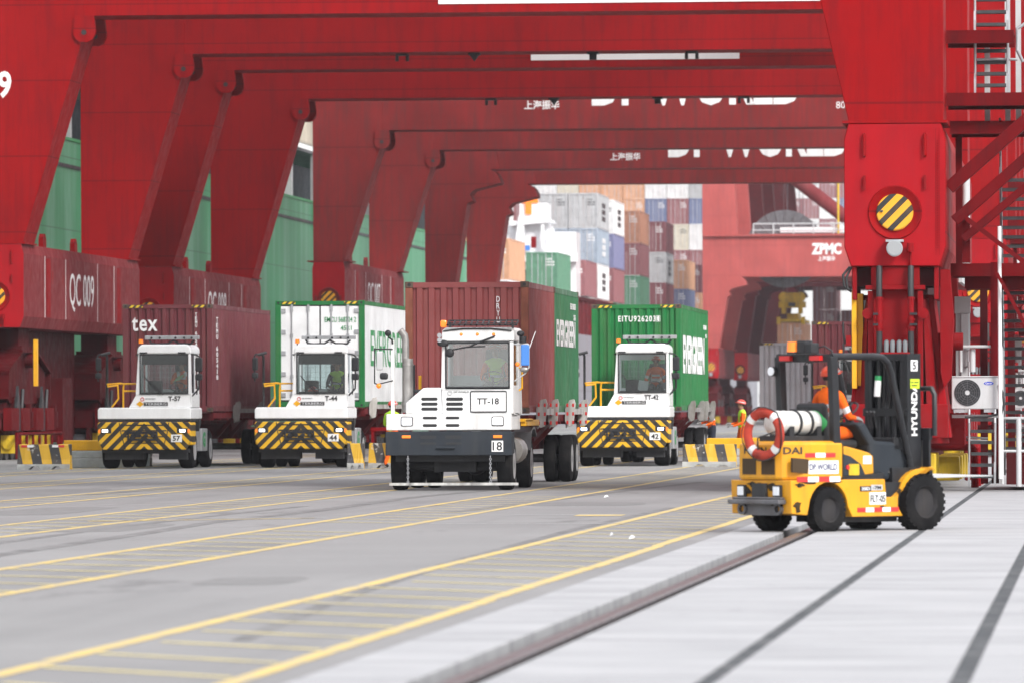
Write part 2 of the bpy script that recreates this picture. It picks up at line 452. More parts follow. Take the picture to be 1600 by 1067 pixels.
YL = marking("yellow road paint", (.58,.42,.12), .56)
YF = marking("faded yellow road paint", (.60,.50,.20), .60)
WL = marking("faded white road paint", (.50,.50,.50), .55)
LX = [(-6.49,-4.97),(-10.75,-9.26),(-14.83,-13.47),(-18.77,-17.45),(-22.9,-21.6),(-26.9,-25.7)]
m = MB(); r2 = MB(); rr = random.Random(3)
for k, (a, b) in enumerate(LX):
    for X in (a, b):
        y = 20
        while y < 420:                       # painted in lengths, with small jogs where lengths meet
            y2 = y + rr.uniform(7, 16); j = rr.uniform(-.025, .025)
            m.add([(X-.068+j,y,.004),(X+.068+j,y,.004),(X+.068+j*.3,y2-.03,.004),(X-.068+j*.3,y2-.03,.004)], [(0,1,2,3)])
            y = y2
    y = 30
    sl = -1.5 if k == 0 else -1.1
    while y < 300:
        if rr.random() > .1:
            e0 = rr.uniform(0, .25) if rr.random() < .25 else 0
            x0, x1 = a+.08+e0, b-.08; y0 = y + sl*e0/1.5
            r2.add([(x0,y0-.09,.004),(x1,y+sl-.09,.004),(x1,y+sl+.09,.004),(x0,y0+.09,.004)], [(0,1,2,3)])
        y += 2.15
m.add([(-14.1,88.6,.004),(-11.2,91.0,.004),(-11.2,91.3,.004),(-14.1,88.9,.004)], [(0,1,2,3)])
m.add([(-7.6,92.5,.004),(-6.9,92.5,.004),(-6.9,93.6,.004),(-7.6,93.6,.004)], [(0,1,2,3)])
setting(m, "road_markings", YL)
setting(r2, "hatched_markings", YF)
m = MB()
for x0, x1, y in ((-9.2,-6.4,86.5),(-14.5,-11,91.2),(-8.6,-7.1,93.8),(-17.5,-15,104)):
    m.add([(x0,y,.004),(x1,y-.15,.004),(x1,y-.03,.004),(x0,y+.13,.004)], [(0,1,2,3)])
setting(m, "stop_line_markings", WL)

def tyre_marks():
    mt, t, p_ = new_mat("tyre rubber streak")
    c = mix(t, ramp(t, noise(t, 1.4, detail=7, rough=.7), .40, .62, 0, .9), (.105,.103,.102), (.20,.197,.195))
    t.links.new(c, p_.inputs["Base Color"]); p_.inputs["Roughness"].default_value = .85
    m = MB()
    def strip(px, wd):
        pts = []
        for a, b in px:
            D = CAM_H*1e4/(b-(639.5-.0037*a)); X = (a-1716)*1e-4*D; pts.append((X, Yd(X, D)))
        for (x0,y0),(x1,y1) in zip(pts[:-1],pts[1:]):
            m.add([(x0-wd,y0,.003),(x0+wd,y0,.003),(x1+wd,y1,.003),(x1-wd,y1,.003)], [(0,1,2,3)])
    strip([(-60,878),(0,867),(126,848),(234,832),(330,816),(500,797),(650,776),(800,762)], .13)
    strip([(-60,856),(60,840),(180,824),(330,806),(480,790)], .09)
    strip([(700,800),(820,786),(960,768),(1100,752)], .12)
    strip([(150,772),(260,763),(380,755),(520,746)], .14)
    strip([(380,1000),(520,940),(700,880),(900,826),(1050,792)], .07)
    mp_, t, q_ = new_mat("repaired asphalt")
    c = mix(t, ramp(t, noise(t, 2.5, detail=7, rough=.7), .3, .7), (.13,.128,.127), (.19,.187,.185))
    t.links.new(c, q_.inputs["Base Color"]); q_.inputs["Roughness"].default_value = .85
    rp2 = random.Random(5); pm = MB()
    for (x, y, a, b) in ((-9.9,72,.5,2.2),(-13.2,84,.8,3.0),(-8.3,104,1.0,2.0),(-16.2,98,.7,4.0),(-7.7,58,.45,1.4),(-20,120,.9,5),(-11.6,128,.6,4)):
        n = 16
        pm.add([(x+a*math.copysign(abs(math.cos(2*math.pi*i/n))**.5,math.cos(2*math.pi*i/n))*rp2.uniform(.9,1.05), y+b*math.copysign(abs(math.sin(2*math.pi*i/n))**.5,math.sin(2*math.pi*i/n))*rp2.uniform(.9,1.05), .002) for i in range(n)], [tuple(range(n))])
    setting(pm, "road_patches", mp_)
    return setting(m, "tyre_marks", mt)
tyre_marks()
# ------------------------------------------------------------------ quay cranes (x = 0 at the landside rail, LX0 the seaside rail)
LX0 = -30.48
ZS0, ZS1, ZB, ZBT = 4.1, 6.7, 13.77, 17.7
SPAN, TH = 21.7, 2.2
def leg_poly(rounded, w1, ho=.9, hi=.83, zs=ZS1, ZB=ZB, ZBT=ZBT):
    """right leg, outer edge +x, inner edge -x"""
    if not rounded:
        return [(ho-.02,zs),(ho,ZBT),(ho,34),(-1.2,34),(-w1,ZBT),(-w1,ZB),(-w1,ZB-.42),(-hi,zs)]
    p = [(ho-.02,zs),(ho,ZBT),(ho,34),(-1.2,34),(-w1-.9,ZBT),(-w1-1.7,ZB+.0)]
    p += [(-w1-1.05-.65*math.cos(a), ZB-.72+.72*math.sin(a)) for a in (R(80),R(60),R(40),R(20),0)]
    p += [(-w1-.35, ZB-1.05),(-w1-.12, ZB-1.28),(-w1-.28, ZB-1.62),(-w1+.02, ZB-1.75),(-hi,zs)]
    return p
def lug_mb(sx, y0, y1):
    m = MB()
    if 1:
        poly = [(-.28,.42),(-.34,-.05)] + [(-.34*math.cos(a)*1.0-.0, -.12-.30*math.sin(a)) for a in (R(10),R(40),R(70),R(110),R(140),R(170))] + [(.36,-.05),(.30,.42)]
        m.prism([(a*sx,b) for a,b in poly], y0, y1)
        m.cyl((0,y0-.02,-.10),(0,y1+.02,-.10), .15, n=16)
        m.cyl((0,y0-.03,-.10),(0,y1+.03,-.10), .085, n=12, mi=1)
    return m
_bog = {}
def bogie_set(parent, x, y, key):
    """equaliser, rocker beams, wheel trucks, drives and guard of one crane corner; meshes shared"""
    if not _bog:
        def keep(n, mb, mats, **k):
            o = mb.build(n, mats, **k); _bog[n] = o.data; bpy.data.objects.remove(o)
        keep('pivot', MB().box(-.46,.46,-1.0,1.0,3.55,ZS0).box(-.6,.6,-1.2,1.2,3.35,3.55).cyl((-.78,0,3.1),(.78,0,3.1),.22), M['red_dark'])
        keep('equaliser', MB().prism([(-3.9,2.1),(-3.6,2.75),(-1.3,3.35),(1.3,3.35),(3.6,2.75),(3.9,2.1),(2.9,1.75),(-2.9,1.75)], -.52, .52, 'x')
             .prism([(-4.0,2.7),(-1.35,3.35),(1.35,3.35),(4.0,2.7),(4.0,2.78),(1.4,3.43),(-1.4,3.43),(-4.0,2.78)], -.68, .68, 'x')
             .box(-.66,.66,-3.95,-3.87,1.9,2.78).box(-.66,.66,3.87,3.95,1.9,2.78), M['red_dark'])
        keep('rocker', MB().prism([(-1.75,.95),(-1.5,1.5),(-.4,1.95),(.4,1.95),(1.5,1.5),(1.75,.95),(1.2,.8),(-1.2,.8)], -.44,.44,'x').box(-.6,.6,-.18,.18,1.45,1.95), M['red_dark'])
        keep('truck', MB().prism([(-.95,.28),(-.95,.85),(-.5,1.08),(.5,1.08),(.95,.85),(.95,.28)], -.34,-.24,'x').prism([(-.95,.28),(-.95,.85),(-.5,1.08),(.5,1.08),(.95,.85),(.95,.28)], .24,.34,'x'), M['red_dark'])
        w_ = MB()
        for yy in (-.5,.5): w_.cyl((-.13,yy,.36),(.13,yy,.36),.35,n=20).cyl((-.22,yy,.36),(.22,yy,.36),.39,n=20)
        keep('wheel', w_, M['steel_dark'], smooth=40)
        keep('drive_motor', MB().box(.36,.80,-.34,.20,.22,.78).box(.40,.70,.22,.55,.35,.70).cyl((.58,-.42,.5),(.58,-.34,.5),.16,n=12), M['yellow_dirty'], bevel=.03)
        keep('guard_plate', MB().box(.70,.76,-.72,.66,.92,1.62).box(.5,.72,-.72,-.66,.92,1.62), M['red_deep'], bevel=.01)
        keep('rail_clamp', MB().prism([(-.6,1.1),(-.1,2.3),(.35,1.3),(.3,.9),(-.5,.9)], .62,.70,'x').cyl((.66,.5,1.0),(.66,.9,2.2),.06,n=8), M['black'])
        keep('jack', MB().cyl((.68,0,.95),(.68,0,1.5),.07,n=10).box(.6,.76,-.12,.12,1.5,1.75).box(.6,.74,.25,.5,1.0,1.5), M['red_dark'])
        g = MB()
        g.tube([(.95,-4.2,.05),(.95,-4.2,.82),(.95,4.2,.82),(.95,4.2,.05)], .055)
        for k in range(-3, 4): g.cyl((.95,k*1.2,.03),(.95,k*1.2,.82),.045,n=8)
        keep('guard_rail', g, M['red_deep'], smooth=40)
    def put(n, dx=0, dy=0, flip=False):
        o = bpy.data.objects.new(n, _bog[n]); C.objects.link(o); o.parent = parent; o.location = (x+dx, y+dy, 0)
        if flip: o.rotation_euler = (0,0,math.pi)
        return o
    put('pivot'); put('equaliser')
    for s in (-1, 1):
        put('rocker', 0, s*2.35)
    for s in (-3.35,-1.3,1.3,3.35):
        put('truck', 0, s); put('wheel', 0, s); put('guard_plate', 0, s)
        put('drive_motor', 0, s)
    put('guard_rail')
    for s in (-2.3,2.3): put('rail_clamp', 0, s)
    for s in (-.4,4.4): put('jack', 0, s)

def crane(label, yface, number=None, rounded=False, red='red', sign=False, board=False, leg_no=None, bogies=((1,1),(1,1)), brand=False, ho=.78, hi=.86, LX0=LX0, ZS1=ZS1, deck=False, wl=2.85, ZB=ZB, ZBT=ZBT):
    """bogies[(seaside),(landside)] near/far"""
    g = thing("gantry_crane", label, "crane", (-3.66, yface, 0), group="red quay cranes straddling the lanes")
    MR = M[red]
    wr, wl = (2.35, wl) if not rounded else (1.5, 1.5)
    ZS0 = ZS1-2.6
    for (y0) in (0, SPAN):
        near = y0 == 0
        mats = [MR]
        L = MB().prism(leg_poly(rounded, wr, .9, .83, ZS1, ZB, ZBT), 0, TH).build("leg", mats, g, loc=(0,y0,0), bevel=.02)
        L = MB().prism([(-x,z) for x,z in leg_poly(rounded, wl, ho, hi, ZS1, ZB, ZBT)], 0, TH).build("leg", mats, g, loc=(LX0,y0,0), bevel=.02)
        ir, il = (-wr, wl) if not rounded else (-wr-1.7, wl+1.7)
        if rounded:
            b = MB().prism([(LX0+il,ZB),(ir,ZB),(ir+.8,ZBT),(LX0+il-.8,ZBT)], .003, TH-.003)
        else:
            b = MB().box(LX0+il, ir, .003, TH-.003, ZB, ZBT)
        beam = b.build("portal_beam", mats, g, loc=(0,y0,0))
        for xx, kind in (((-20.2,0),(-17.7,1),(-13.6,2),(-10.2,0)) if (not near and yface > 150 and yface < 260) else ()):
            f = MB().box(xx-.2,xx+.2,.8,1.2,-.07,0)
            if kind == 0:
                for q in (-.18,.18): f.cyl((xx+q,1,-.26),(xx+q,1,-.05),.06,n=8)
            elif kind == 1: f.add([(xx-.16,.84,-.06),(xx+.16,.84,-.06),(xx+.16,1.16,-.06),(xx-.16,1.16,-.06),(xx,1,-.30)],[(0,1,4),(1,2,4),(2,3,4),(3,0,4)])
            else: f.box(xx-.12,xx+.12,.88,1.12,-.26,-.07)
            f.build("floodlight", M['black'], g, loc=(0,y0,ZB))
        if not rounded:
            for sx, xx in ((1, LX0+wl-.02),(-1, -wr+.02)):
                for ya, yb in ((-.10,.10),(TH-.10,TH+.12)): lug_mb(sx, ya, yb).build("hinge_lug", [MR, M['letter_black']], g, loc=(xx, y0, ZB-.42))
        if near:
            # upper works: high cross girders and the boom that shade the lanes
            pass
        MB().box(LX0-.9+2.1, -1.2, .2, TH-.2, 31.5, 34).build("upper_beam", mats, g, loc=(0,y0,0))
        for xx in (0, LX0):     # outer plate seams
            pass
    for sy in (SPAN*.5-2.6, SPAN*.5+3.2):
        MB().box(-75, 12, sy, sy+1.4, 35.5, 38.5).build("boom_girder", [MR], g)
    MB().box(-8, 9, SPAN*.5-3.5, SPAN*.5+5.5, 38.6, 43).build("machinery_house", [MR], g)
    if deck: MB().box(LX0-.6,.5,-.3,SPAN+TH,ZBT+.02,ZBT+.2).build("shade_plate", [MR], g)  # plate added between the far portals to shade their opening
    # sill beams along the rails
    oc = [(-.80,ZS0),(.80,ZS0),(.92,ZS0+.35),(.92,ZS1-.3),(.84,ZS1),(-.84,ZS1),(-.92,ZS1-.3),(-.92,ZS0+.35)]
    for xx in (0, LX0):
        if xx and ho < .75: oc = [(a*(ho+.02)/.92, b_) for a, b_ in oc]
        s = MB().prism(oc, -.06, SPAN+TH+.1).build("sill_beam", [M['red'] if xx == 0 else M['red_dust']], g, loc=(xx,0,0), bevel=.015)
        nose = MB().prism([(a*.985, (b-ZS0-1.3)*.985+ZS0+1.3) for a,b in oc], -.085, -.055).build("end_plate", M['red_bright'], g, loc=(xx,0,0))
        MB().box(-.95,.95,-.09,TH+.04,ZS1,ZS1+.05).build("flange", [MR], g, loc=(xx,0,0))
        MB().box(-.95,.95,SPAN-.05,SPAN+TH+.14,ZS1,ZS1+.05).build("flange", [MR], g, loc=(xx,0,0))
        d = MB().cyl((0,-.16,0),(0,-.10,0),.315,n=32).cyl((0,-.11,0),(0,-.085,0),.335,n=32).build("hazard_disc", M['hazard_disc'], g, loc=(xx,-.0,ZS1-1.62))
        ring = MB().lathe([(-.10,.44),(-.125,.465),(-.125,.475),(-.08,.495)],(0,0,0),'y',32).build("disc_ring", [MR], g, loc=(xx,0,ZS1-1.62), smooth=60)
        MB().tube([(-.26,-.175,.02),(-.22,-.2,.02),(-.22,-.2,.02)], .02).build("latch", M['steel_dark'], d)
        lamp = MB().cyl((0,-.38,0),(0,-.09,0),.15,.10,n=20).box(-.16,.16,-.36,-.09,.12,.16).build("end_floodlight", M['steel'], g, loc=(xx,0,ZS1-2.28), smooth=40)
        MB().cyl((0,-.41,0),(0,-.38,0),.13,n=20).build("lens", M['lamp_glass'], lamp)
        MB().cyl((.28,-.2,.02),(.28,-.09,.02),.05,n=10).cyl((.28,-.14,-.3),(.28,-.14,.0),.02,n=8).cyl((.28,-.22,-.06),(.28,-.22,.10),.06,n=10).build("alarm_bell", M['red_plain'], g, loc=(xx,0,ZS1-2.28))
        for hx in (-.55,.55):
            MB().tube([(hx,-.08,6.1),(hx,-.16,6.12),(hx,-.16,6.48),(hx,-.08,6.5)], .025).build("grab_bar", [MR], g, loc=(xx,0,0))
            MB().box(hx*1.0-.02,hx+.02,-.16,-.08,5.5,5.75).build("bracket", M['red_plain'], g, loc=(xx,0,0))
    bs = MB()
    for k in range(44): bs.box(.765,.785,-.10,-.084,4.42+k*.045,4.445+k*.045)
    bs.box(.735,.745,-.092,-.084,4.3,6.6).box(.80,.81,-.092,-.084,4.3,6.6)
    bs.build("bolt_strip", M['red_plain'], g)
    # lifting eyes and paint lines on the seaside sill
    if number:
        q = LX0+(.92 if ho > .75 else ho+.02)
        for yy in (3.9,8.0,14.6,18.2):
            MB().box(q+.001,q+.006,yy-.025,yy+.025,ZS0+.36,ZS1-.3).build("paint_line", M['letter_white'], g)
        for yy in (4.6,19.3):
            MB().box(q+.001,q+.012,yy-.38,yy+.38,ZS0+.38,ZS1-.36).build("patch_plate", M['red_plain'], g)
        for yy in (1.3,5.4,7.4,15.3,17.6,20.9):
            MB().box(q+.001,q+.006,yy-.12,yy+.12,ZS1-1.15,ZS1-.75).build("stencil_mark", M['red_faded'], g)
        lettering(g, number, (q+.004, 11.3, ZS1-1.35), 5.0, 1.25, M['letter_white'], '+x', bold=.0)
        for yy in (4.3,7.2,13.5):
            MB().prism([(yy-.35,ZS1),(yy-.3,ZS1+.35),(yy-.12,ZS1+.5),(yy+.12,ZS1+.5),(yy+.3,ZS1+.35),(yy+.35,ZS1)], q-.7,q-.55,'x').build("lifting_eye", [MR], g)
    if leg_no:
        lettering(g, leg_no, (LX0+.02-.14+.0, -.001, 11.65), 1.3, .85, M['letter_white'], '-y', bold=.03)
    if board:
        MB().box(board[0],board[1],-.03,.0,ZB+.26,ZB+2.1).build("white_board", M['white_plate'], g)
    if sign:
        x0, dz = sign
        lettering(g, "DP WORLD", (x0+4.6, .001, ZB+2.0+dz), 9.2, 1.95, M['letter_white'], '-y', bold=.035)
        lettering(g, "上海振华", (x0-2.2, .001, ZB+1.10+dz), 1.55, .40, M['letter_white'], '-y', bold=.02)
        lettering(g, "80T UNDER HOOK", (x0+12.5, .001, ZB+1.0+dz), 3.6, .30, M['letter_white'], '-y')
        lettering(g, "50T UNDER SPREADER", (x0+12.3, .001, ZB+1.5+dz), 4.0, .30, M['letter_white'], '-y')
    if brand:
        m_ = M['letter_white']
        lettering(g, "ZPMC", (brand, -.001, ZB+2.4), 2.6, 1.0, m_, '-y', bold=.05)
        lettering(g, "上海振华", (brand, -.001, ZB+1.55), 1.5, .45, m_, '-y', bold=.02)
    MB().box(LX0-.5,LX0-.2,6,SPAN-5,.7,4.08).box(LX0-.8,LX0+.45,SPAN*.5-.6,SPAN*.5+1.4,.5,2.6).build("tie_beam", M['red_dark'], g)
    for k, xx in enumerate((LX0, 0)):
        if bogies[k][0]: bogie_set(g, xx, 2.6, 0)
        if bogies[k][1]: bogie_set(g, xx, SPAN-1.0, 0)
    return g

c1 = crane("nearest red quay crane, its leg with a large striped disc standing behind the forklift", 116.2, bogies=((0,0),(0,1)))
c2 = crane("red quay crane with QC 009 in white on the side of its sill beam", 196.6, "QC 009", board=(-16.6,-4.8), leg_no="009", bogies=((1,1),(0,1)))
c3 = crane("red quay crane whose sill shows QC 008 above the maroon tex container", 229.0, "QC 008", board=(-16.6,-9.1))
c4 = crane("dull red quay crane with cut off white letters and an 80T stencil", 279.5, "QC 007", red='red_faded', sign=(-18.4,-.05), bogies=((1,1),(1,0)), ZS1=8.0, wl=2.4, LX0=-30.03, ho=.70, hi=.68)
c5 = crane("stained brownish red quay crane with rounded portal corners, framing the ship containers", 326.5, None, rounded=True, red='red_faded', sign=(-18.2,-.5), bogies=((1,0),(0,0)), LX0=-30.03, ho=.70, hi=.68)
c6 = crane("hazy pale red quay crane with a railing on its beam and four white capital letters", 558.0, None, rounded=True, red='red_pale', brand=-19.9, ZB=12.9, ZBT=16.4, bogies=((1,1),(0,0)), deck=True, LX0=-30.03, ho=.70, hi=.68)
c7 = crane("dim red quay crane seen through the portal of the hazy crane with the railing", 604.0, None, rounded=True, red='red_dark', bogies=((1,0),(0,0)), deck=True, LX0=-30.03, ho=.70, hi=.68)  # dark red stands in for the shade inside the far portals

c8 = crane("last dim quay crane, nested deepest inside the far portals", 652.0, None, rounded=True, red='red_dark', bogies=((1,0),(0,0)), deck=True, LX0=-30.03, ho=.70, hi=.68)  # portal shade put into the dark red here as well

MB().box(LX0+1.0,LX0+1.12,1.2,1.4,2.3,3.75).build("yellow_bar", M['yellow_rail'], c2)
# beam railing, cable reel and brace of the hazy far crane
def far_crane_bits(ZBT=16.4):
    m = MB()
    for k in range(14):
        x = LX0+4.2+k*1.75
        m.cyl((x,.1,ZBT),(x,.1,ZBT+1.1),.06,n=6)
    m.cyl((LX0+4.2,.1,ZBT+1.1),(LX0+27,.1,ZBT+1.1),.06,n=6).cyl((LX0+4.2,.1,ZBT+.55),(LX0+27,.1,ZBT+.55),.05,n=6)
    m.build("beam_railing", M['grey_light'], c6)
    reel = MB().lathe([(1.0,3.4),(1.0,1.2),(1.7,1.2),(1.7,3.4),(1.6,3.4),(1.6,1.25),(1.1,1.25),(1.1,3.4)], (0,0,0), 'y', 48, close=True)
    for k in range(24):
        a = 2*math.pi*k/24
        reel.cyl((1.2*math.cos(a),.98,1.2*math.sin(a)),(3.4*math.cos(a),.98,3.4*math.sin(a)),.06,n=6)
    reel.build("cable_reel", M['steel_dark'], c6, loc=(-23.7,2.3,15.4), smooth=40)
    MB().cyl((-26.0,6,24.0),(-16.0,6,16.3),.6,n=20).build("diagonal_brace", M['red_dust'], c6, smooth=40)
    MB().cyl((LX0+7.4,.6,ZBT),(LX0+7.4,.6,ZBT+6.0),.09,n=8).build("pole", M['yellow_dirty'], c6, loc=(4.2,0,0))
    MB().box(LX0+6.5,LX0+12,.9,1.0,ZBT+.35,ZBT+.8).build("control_box", M['white'], c6)
far_crane_bits()
# ------------------------------------------------------------------ landside leg fittings of the two nearest cranes (same local frame)
def landside_fittings(g):
    RP, GL, ST, RD = M['red_plain'], M['grey_light'], M['steel'], M['red_deep']
    # leg foot under the sill: pivot column, ledge, flared equaliser with a recessed panel
    MB().box(-.44,.44,-.02,2.0,3.76,4.1).box(-.78,-.70,.0,2,3.5,4.1).box(.70,.78,.0,2,3.5,4.1).build("pivot", RP, g, bevel=.012)
    MB().box(-.80,.80,.3,2.6,3.75,4.08).build("pivot_shadow_plate", M['red_dark'], g)  # dark plate standing in for shade under the sill
    MB().box(-.54,.54,-.10,.3,3.68,3.76).build("ledge", RP, g, bevel=.01)
    q = MB().box(-.40,.40,.10,3.0,1.5,3.68)
    q.build("equaliser", M['red_plain'], g)
    MB().prism([(-.62,3.6),(.66,3.6),(.98,1.0),(-.92,1.0)], .75, 3.2).build("equaliser_back", M['red_bright'], g, bevel=.02)
    for s in (-1, 1):
        MB().box(min(s*.40,s*.50),max(s*.40,s*.50),-.06,2.6,1.2,3.66).build("equaliser_rib", RP, g, bevel=.01)
        MB().taper([(s*.50,.02,3.5),(s*.60,.9,3.55),(s*.60,2.6,3.55),(s*.50,2.6,3.5)],[(s*.58,-.0,.9),(s*.92,1.2,.9),(s*.92,3.4,.9),(s*.58,3.4,.9)]).build("equaliser_cheek", M['red_plain'], g)
        MB().cyl((s*.50,-.10,3.25),(s*.50,.05,3.25),.10,n=16).build("pin_boss", RP, g, smooth=40)
        x = s*.285
        h = MB().tube([(x,-.13,4.1),(x*1.0,-.2,3.9),(x,-.22,3.5)],.055,mi=0).tube([(x,-.22,2.95),(x,-.22,2.5),(x*1.06,-.2,2.2),(x*1.2,-.15,1.6)],.055,mi=0)
        h.build("hose", M['hose'], g, smooth=50)
        h2 = MB().cyl((x,-.22,2.93),(x,-.22,3.55),.058,n=12)
        for z in (2.97,3.12,3.5): h2.cyl((x,-.22,z),(x,-.22,z+.03),.078,n=12)
        h2.build("pipe", RP, g, smooth=40)
        MB().box(x-.02,x+.11*s,-.30,-.10,3.03,3.07).box(x-.02,x+.11*s,-.30,-.10,3.22,3.26).build("pipe_clamp", M['black'], g)
    for x in (-.16,-.05,.07,.18):
        MB().tube([(x,.0,2.3),(x,-.24,2.3),(x,-.27,2.55),(x,-.22,2.72),(x,-.1,2.74),(x,.1,2.7)],.042).build("return_hose", M['hose_grey'], g, smooth=50)
    MB().box(-.27,.27,-.36,.05,2.0,2.55).build("junction_box", RP, g, bevel=.015)
    MB().box(-.95,.95,-.25,.35,1.0,1.62).build("guard_plate", RP, g, bevel=.02)
    for y in (1.1, 3.1):
        t = MB()
        for yy in (-.5,.5): t.cyl((-.14,y+yy,.36),(.14,y+yy,.36),.35,n=20)
        t.build("wheel", M['steel_dark'], g, smooth=40)
        MB().box(-.36,-.26,y-1,y+1,.25,1.0).box(.26,.36,y-1,y+1,.25,1.0).build("truck", M['red_dark'], g)
        for s in (-1, 1):
            MB().box(min(s*.4,s*.70),max(s*.4,s*.70),y-.25,y+.2,.25,.72).build("drive_motor", M['yellow_dirty'], g, bevel=.03)
    MB().box(-.42,.42,-.75,-.3,.25,.75).cyl((0,-1.0,.5),(0,-.7,.5),.14,n=16).build("rail_buffer", M['yellow_dirty'], g, bevel=.02)
    # yellow cable cabinet on the lane side, blue hose, small stop switch
    yb = MB().box(-.80,-.71,.15,.9,1.9,3.68).box(-.71,-.60,.35,.9,1.95,3.62)
    yb.build("yellow_cabinet", M['yellow_rail'], g, bevel=.01)
    MB().tube([(-.82,.2,2.75),(-.92,.1,2.73),(-.95,.05,2.9),(-.95,.05,3.1)],.018).tube([(-.95,.1,2.72),(-.95,.1,2.45),(-.86,.1,2.2)],.014).build("switch_cable", M['black'], g)
    MB().box(-.90,-.81,.05,.2,2.68,2.86).build("stop_switch", RP, g)
    MB().tube([(-.83,.1,4.1),(-.95,.05,3.95),(-.93,.05,3.75),(-.8,.1,3.65)],.022).tube([(-.80,.1,4.1),(-.89,.05,3.9),(-.87,.05,3.7)],.022).build("cable_loop", M['hose'], g)
    MB().cyl((-.53,.6,2.0),(-.53,.6,2.62),.05,.02,n=10).build("blue_sleeve", M['mirror_blue'], g)
    MB().cyl((-.54,.55,3.1),(-.54,.55,3.5),.02,.07,n=8).build("white_funnel", M['white_plate'], g)
    # right side of the leg: rocker arms, cabinet duct, cable trays
    for y, z0, z1 in ((.4,1.9,4.05),(6.0,1.9,4.05)):
        MB().prism([(.80,z0+.3),(.86,z0),(1.0,z0+.2),(1.05,z0+1.2),(.98,z1),(.80,z1)], y, y+.35).build("side_arm", RP, g, bevel=.01)
    MB().cyl((.75,1.0,2.75),(1.2,1.0,2.75),.16,n=16).build("arm_pin", RP, g, smooth=40)
    du = MB().box(1.00,1.26,4.0,4.5,1.45,3.55).box(.98,1.28,3.96,4.0,3.3,3.62).box(1.10,1.24,3.92,4.0,2.0,3.3)
    du.build("cable_duct", GL, g, bevel=.01)
    MB().tube([(1.18,3.9,2.3),(1.24,3.8,2.32),(1.25,3.8,2.6),(1.18,3.9,2.63)],.022).build("duct_handle", ST, g)
    MB().box(.93,1.0,10.0,14.5,ZS0-.1,5.45).build("side_panel", GL, g)
    for y in (10.4,12.0): MB().cyl((1.06,y,4.2),(1.06,y,6.3),.06,n=10).build("conduit", GL, g, smooth=40)
    MB().tube([(.95,3.6,1.9),(1.0,3.5,1.2),(1.1,3.4,.95),(1.6,3.4,.93)],.02).tube([(1.05,3.6,1.9),(1.08,3.5,1.2),(1.16,3.4,1.0),(1.6,3.4,.98)],.02).build("refrigerant_pipe", ST, g)
    for y in (2.2,4.6,8.5,11.0,13.5):
        MB().box(.46,1.20,y,y+.05,.86,1.45).box(1.15,1.20,y+.05,y+1.2,.86,1.45).build("guard_plate", RP, g, bevel=.01)
    for y in (6.5,9.0,11.5,14.0):
        MB().tube([(.42,y,.80),(1.22,y,.80),(1.30,y,.72),(1.30,y,.02)],.075,n=10).build("guard_pipe", RP, g, smooth=50)
        MB().box(.50,1.0,y+.3,y+.9,.15,.62).build("drive_motor", M['yellow_dirty'], g, bevel=.03)
    MB().box(-.6,.45,5.0,18.0,.5,3.9).build("tie_beam", M['red_dark'], g)
    for x, y in ((1.42,6.0),(1.62,6.4),(1.9,9.0)):
        MB().box(x,x+.14,y,y+.2,.1,4.0).build("cable_chute", M['red_dark'], g)
    # stair tower beside the leg
    def landing(z, x0, x1, y=1.6):
        m_ = MB().box(x0,x1,y,y+.10,z-.24,z).box(x0,x1,y+1.5,y+1.6,z-.24,z).box(x0,x1,y+.1,y+1.5,z-.04,z-.01)
        return m_.build("landing", RD, g)
    landing(8.47,.9,2.14); landing(7.32,.9,3.6); landing(6.82,.95,3.6,2.0); landing(4.20,.95,3.8,2.2); landing(3.98,1.2,3.8,2.6)
    def flight(x0, x1, z0, z1, y0, dy, step=.19, mat=None):
        n = int((z1-z0)/step); s = MB(); tr = MB()
        for k in range(n+1):
            z = z0+k*step; y = y0+dy*k
            tr.box(x0+.03,x1-.03,y-.13,y+.13,z-.06,z)
        tr.build("stair_tread", M['tread'], g)
        for x in (x0, x1):
            s.taper([(x-.02,y0-.14,z0-.2),(x+.02,y0-.14,z0-.2),(x+.02,y0-.14,z0+.05),(x-.02,y0-.14,z0+.05)],
                    [(x-.02,y0+dy*n+.14,z1-.2),(x+.02,y0+dy*n+.14,z1-.2),(x+.02,y0+dy*n+.14,z1+.05),(x-.02,y0+dy*n+.14,z1+.05)])
        s.build("stringer", mat or ST, g)
        h = MB()
        for x in (x0, x1):
            h.tube([(x,y0,z0+.95),(x,y0+dy*n,z1+.95)],.022)
            for k in range(0, n+1, 4): h.cyl((x,y0+dy*k,z0+k*step),(x,y0+dy*k,z0+k*step+.95),.02,n=8)
        h.build("handrail", ST, g, smooth=50)
    flight(1.42,2.02,7.50,8.30,2.0,.14,.22)
    flight(1.42,2.02,8.62,10.2,2.0,.14,.24)
    flight(1.86,2.70,.45,5.95,7.2,-.14,.172)
    flight(1.26,1.74,.30,1.45,3.0,.10,.21)
    for x, z0, z1 in ((2.0,6.5,9.6),(2.2,6.9,10),(1.62,6.8,8.3)):
        MB().box(x-.05,x+.05,3.4,3.5,z0,z1).build("stair_post", GL, g)
    MB().tube([(1.42,2.1,7.95),(1.8,2.1,7.96),(2.2,2.1,7.95)],.025).tube([(2.3,1.9,7.9),(2.2,1.8,8.1),(2.2,1.8,8.5),(2.35,1.8,8.6)],.03).build("handrail", ST, g)
    for (x0,z0,x1,z1,wd,yy) in ((.95,5.55,2.9,7.25,.115,.9),(1.05,4.95,3.1,6.75,.10,1.1),(1.2,4.62,3.1,6.2,.07,1.25)):
        a = math.atan2(z1-z0,x1-x0); nx, nz = -math.sin(a)*wd, math.cos(a)*wd
        MB().prism([(x0-nx,z0-nz),(x1-nx,z1-nz),(x1+nx,z1+nz),(x0+nx,z0+nz)], yy, yy+.3).build("diagonal_brace", RD, g, bevel=.01)
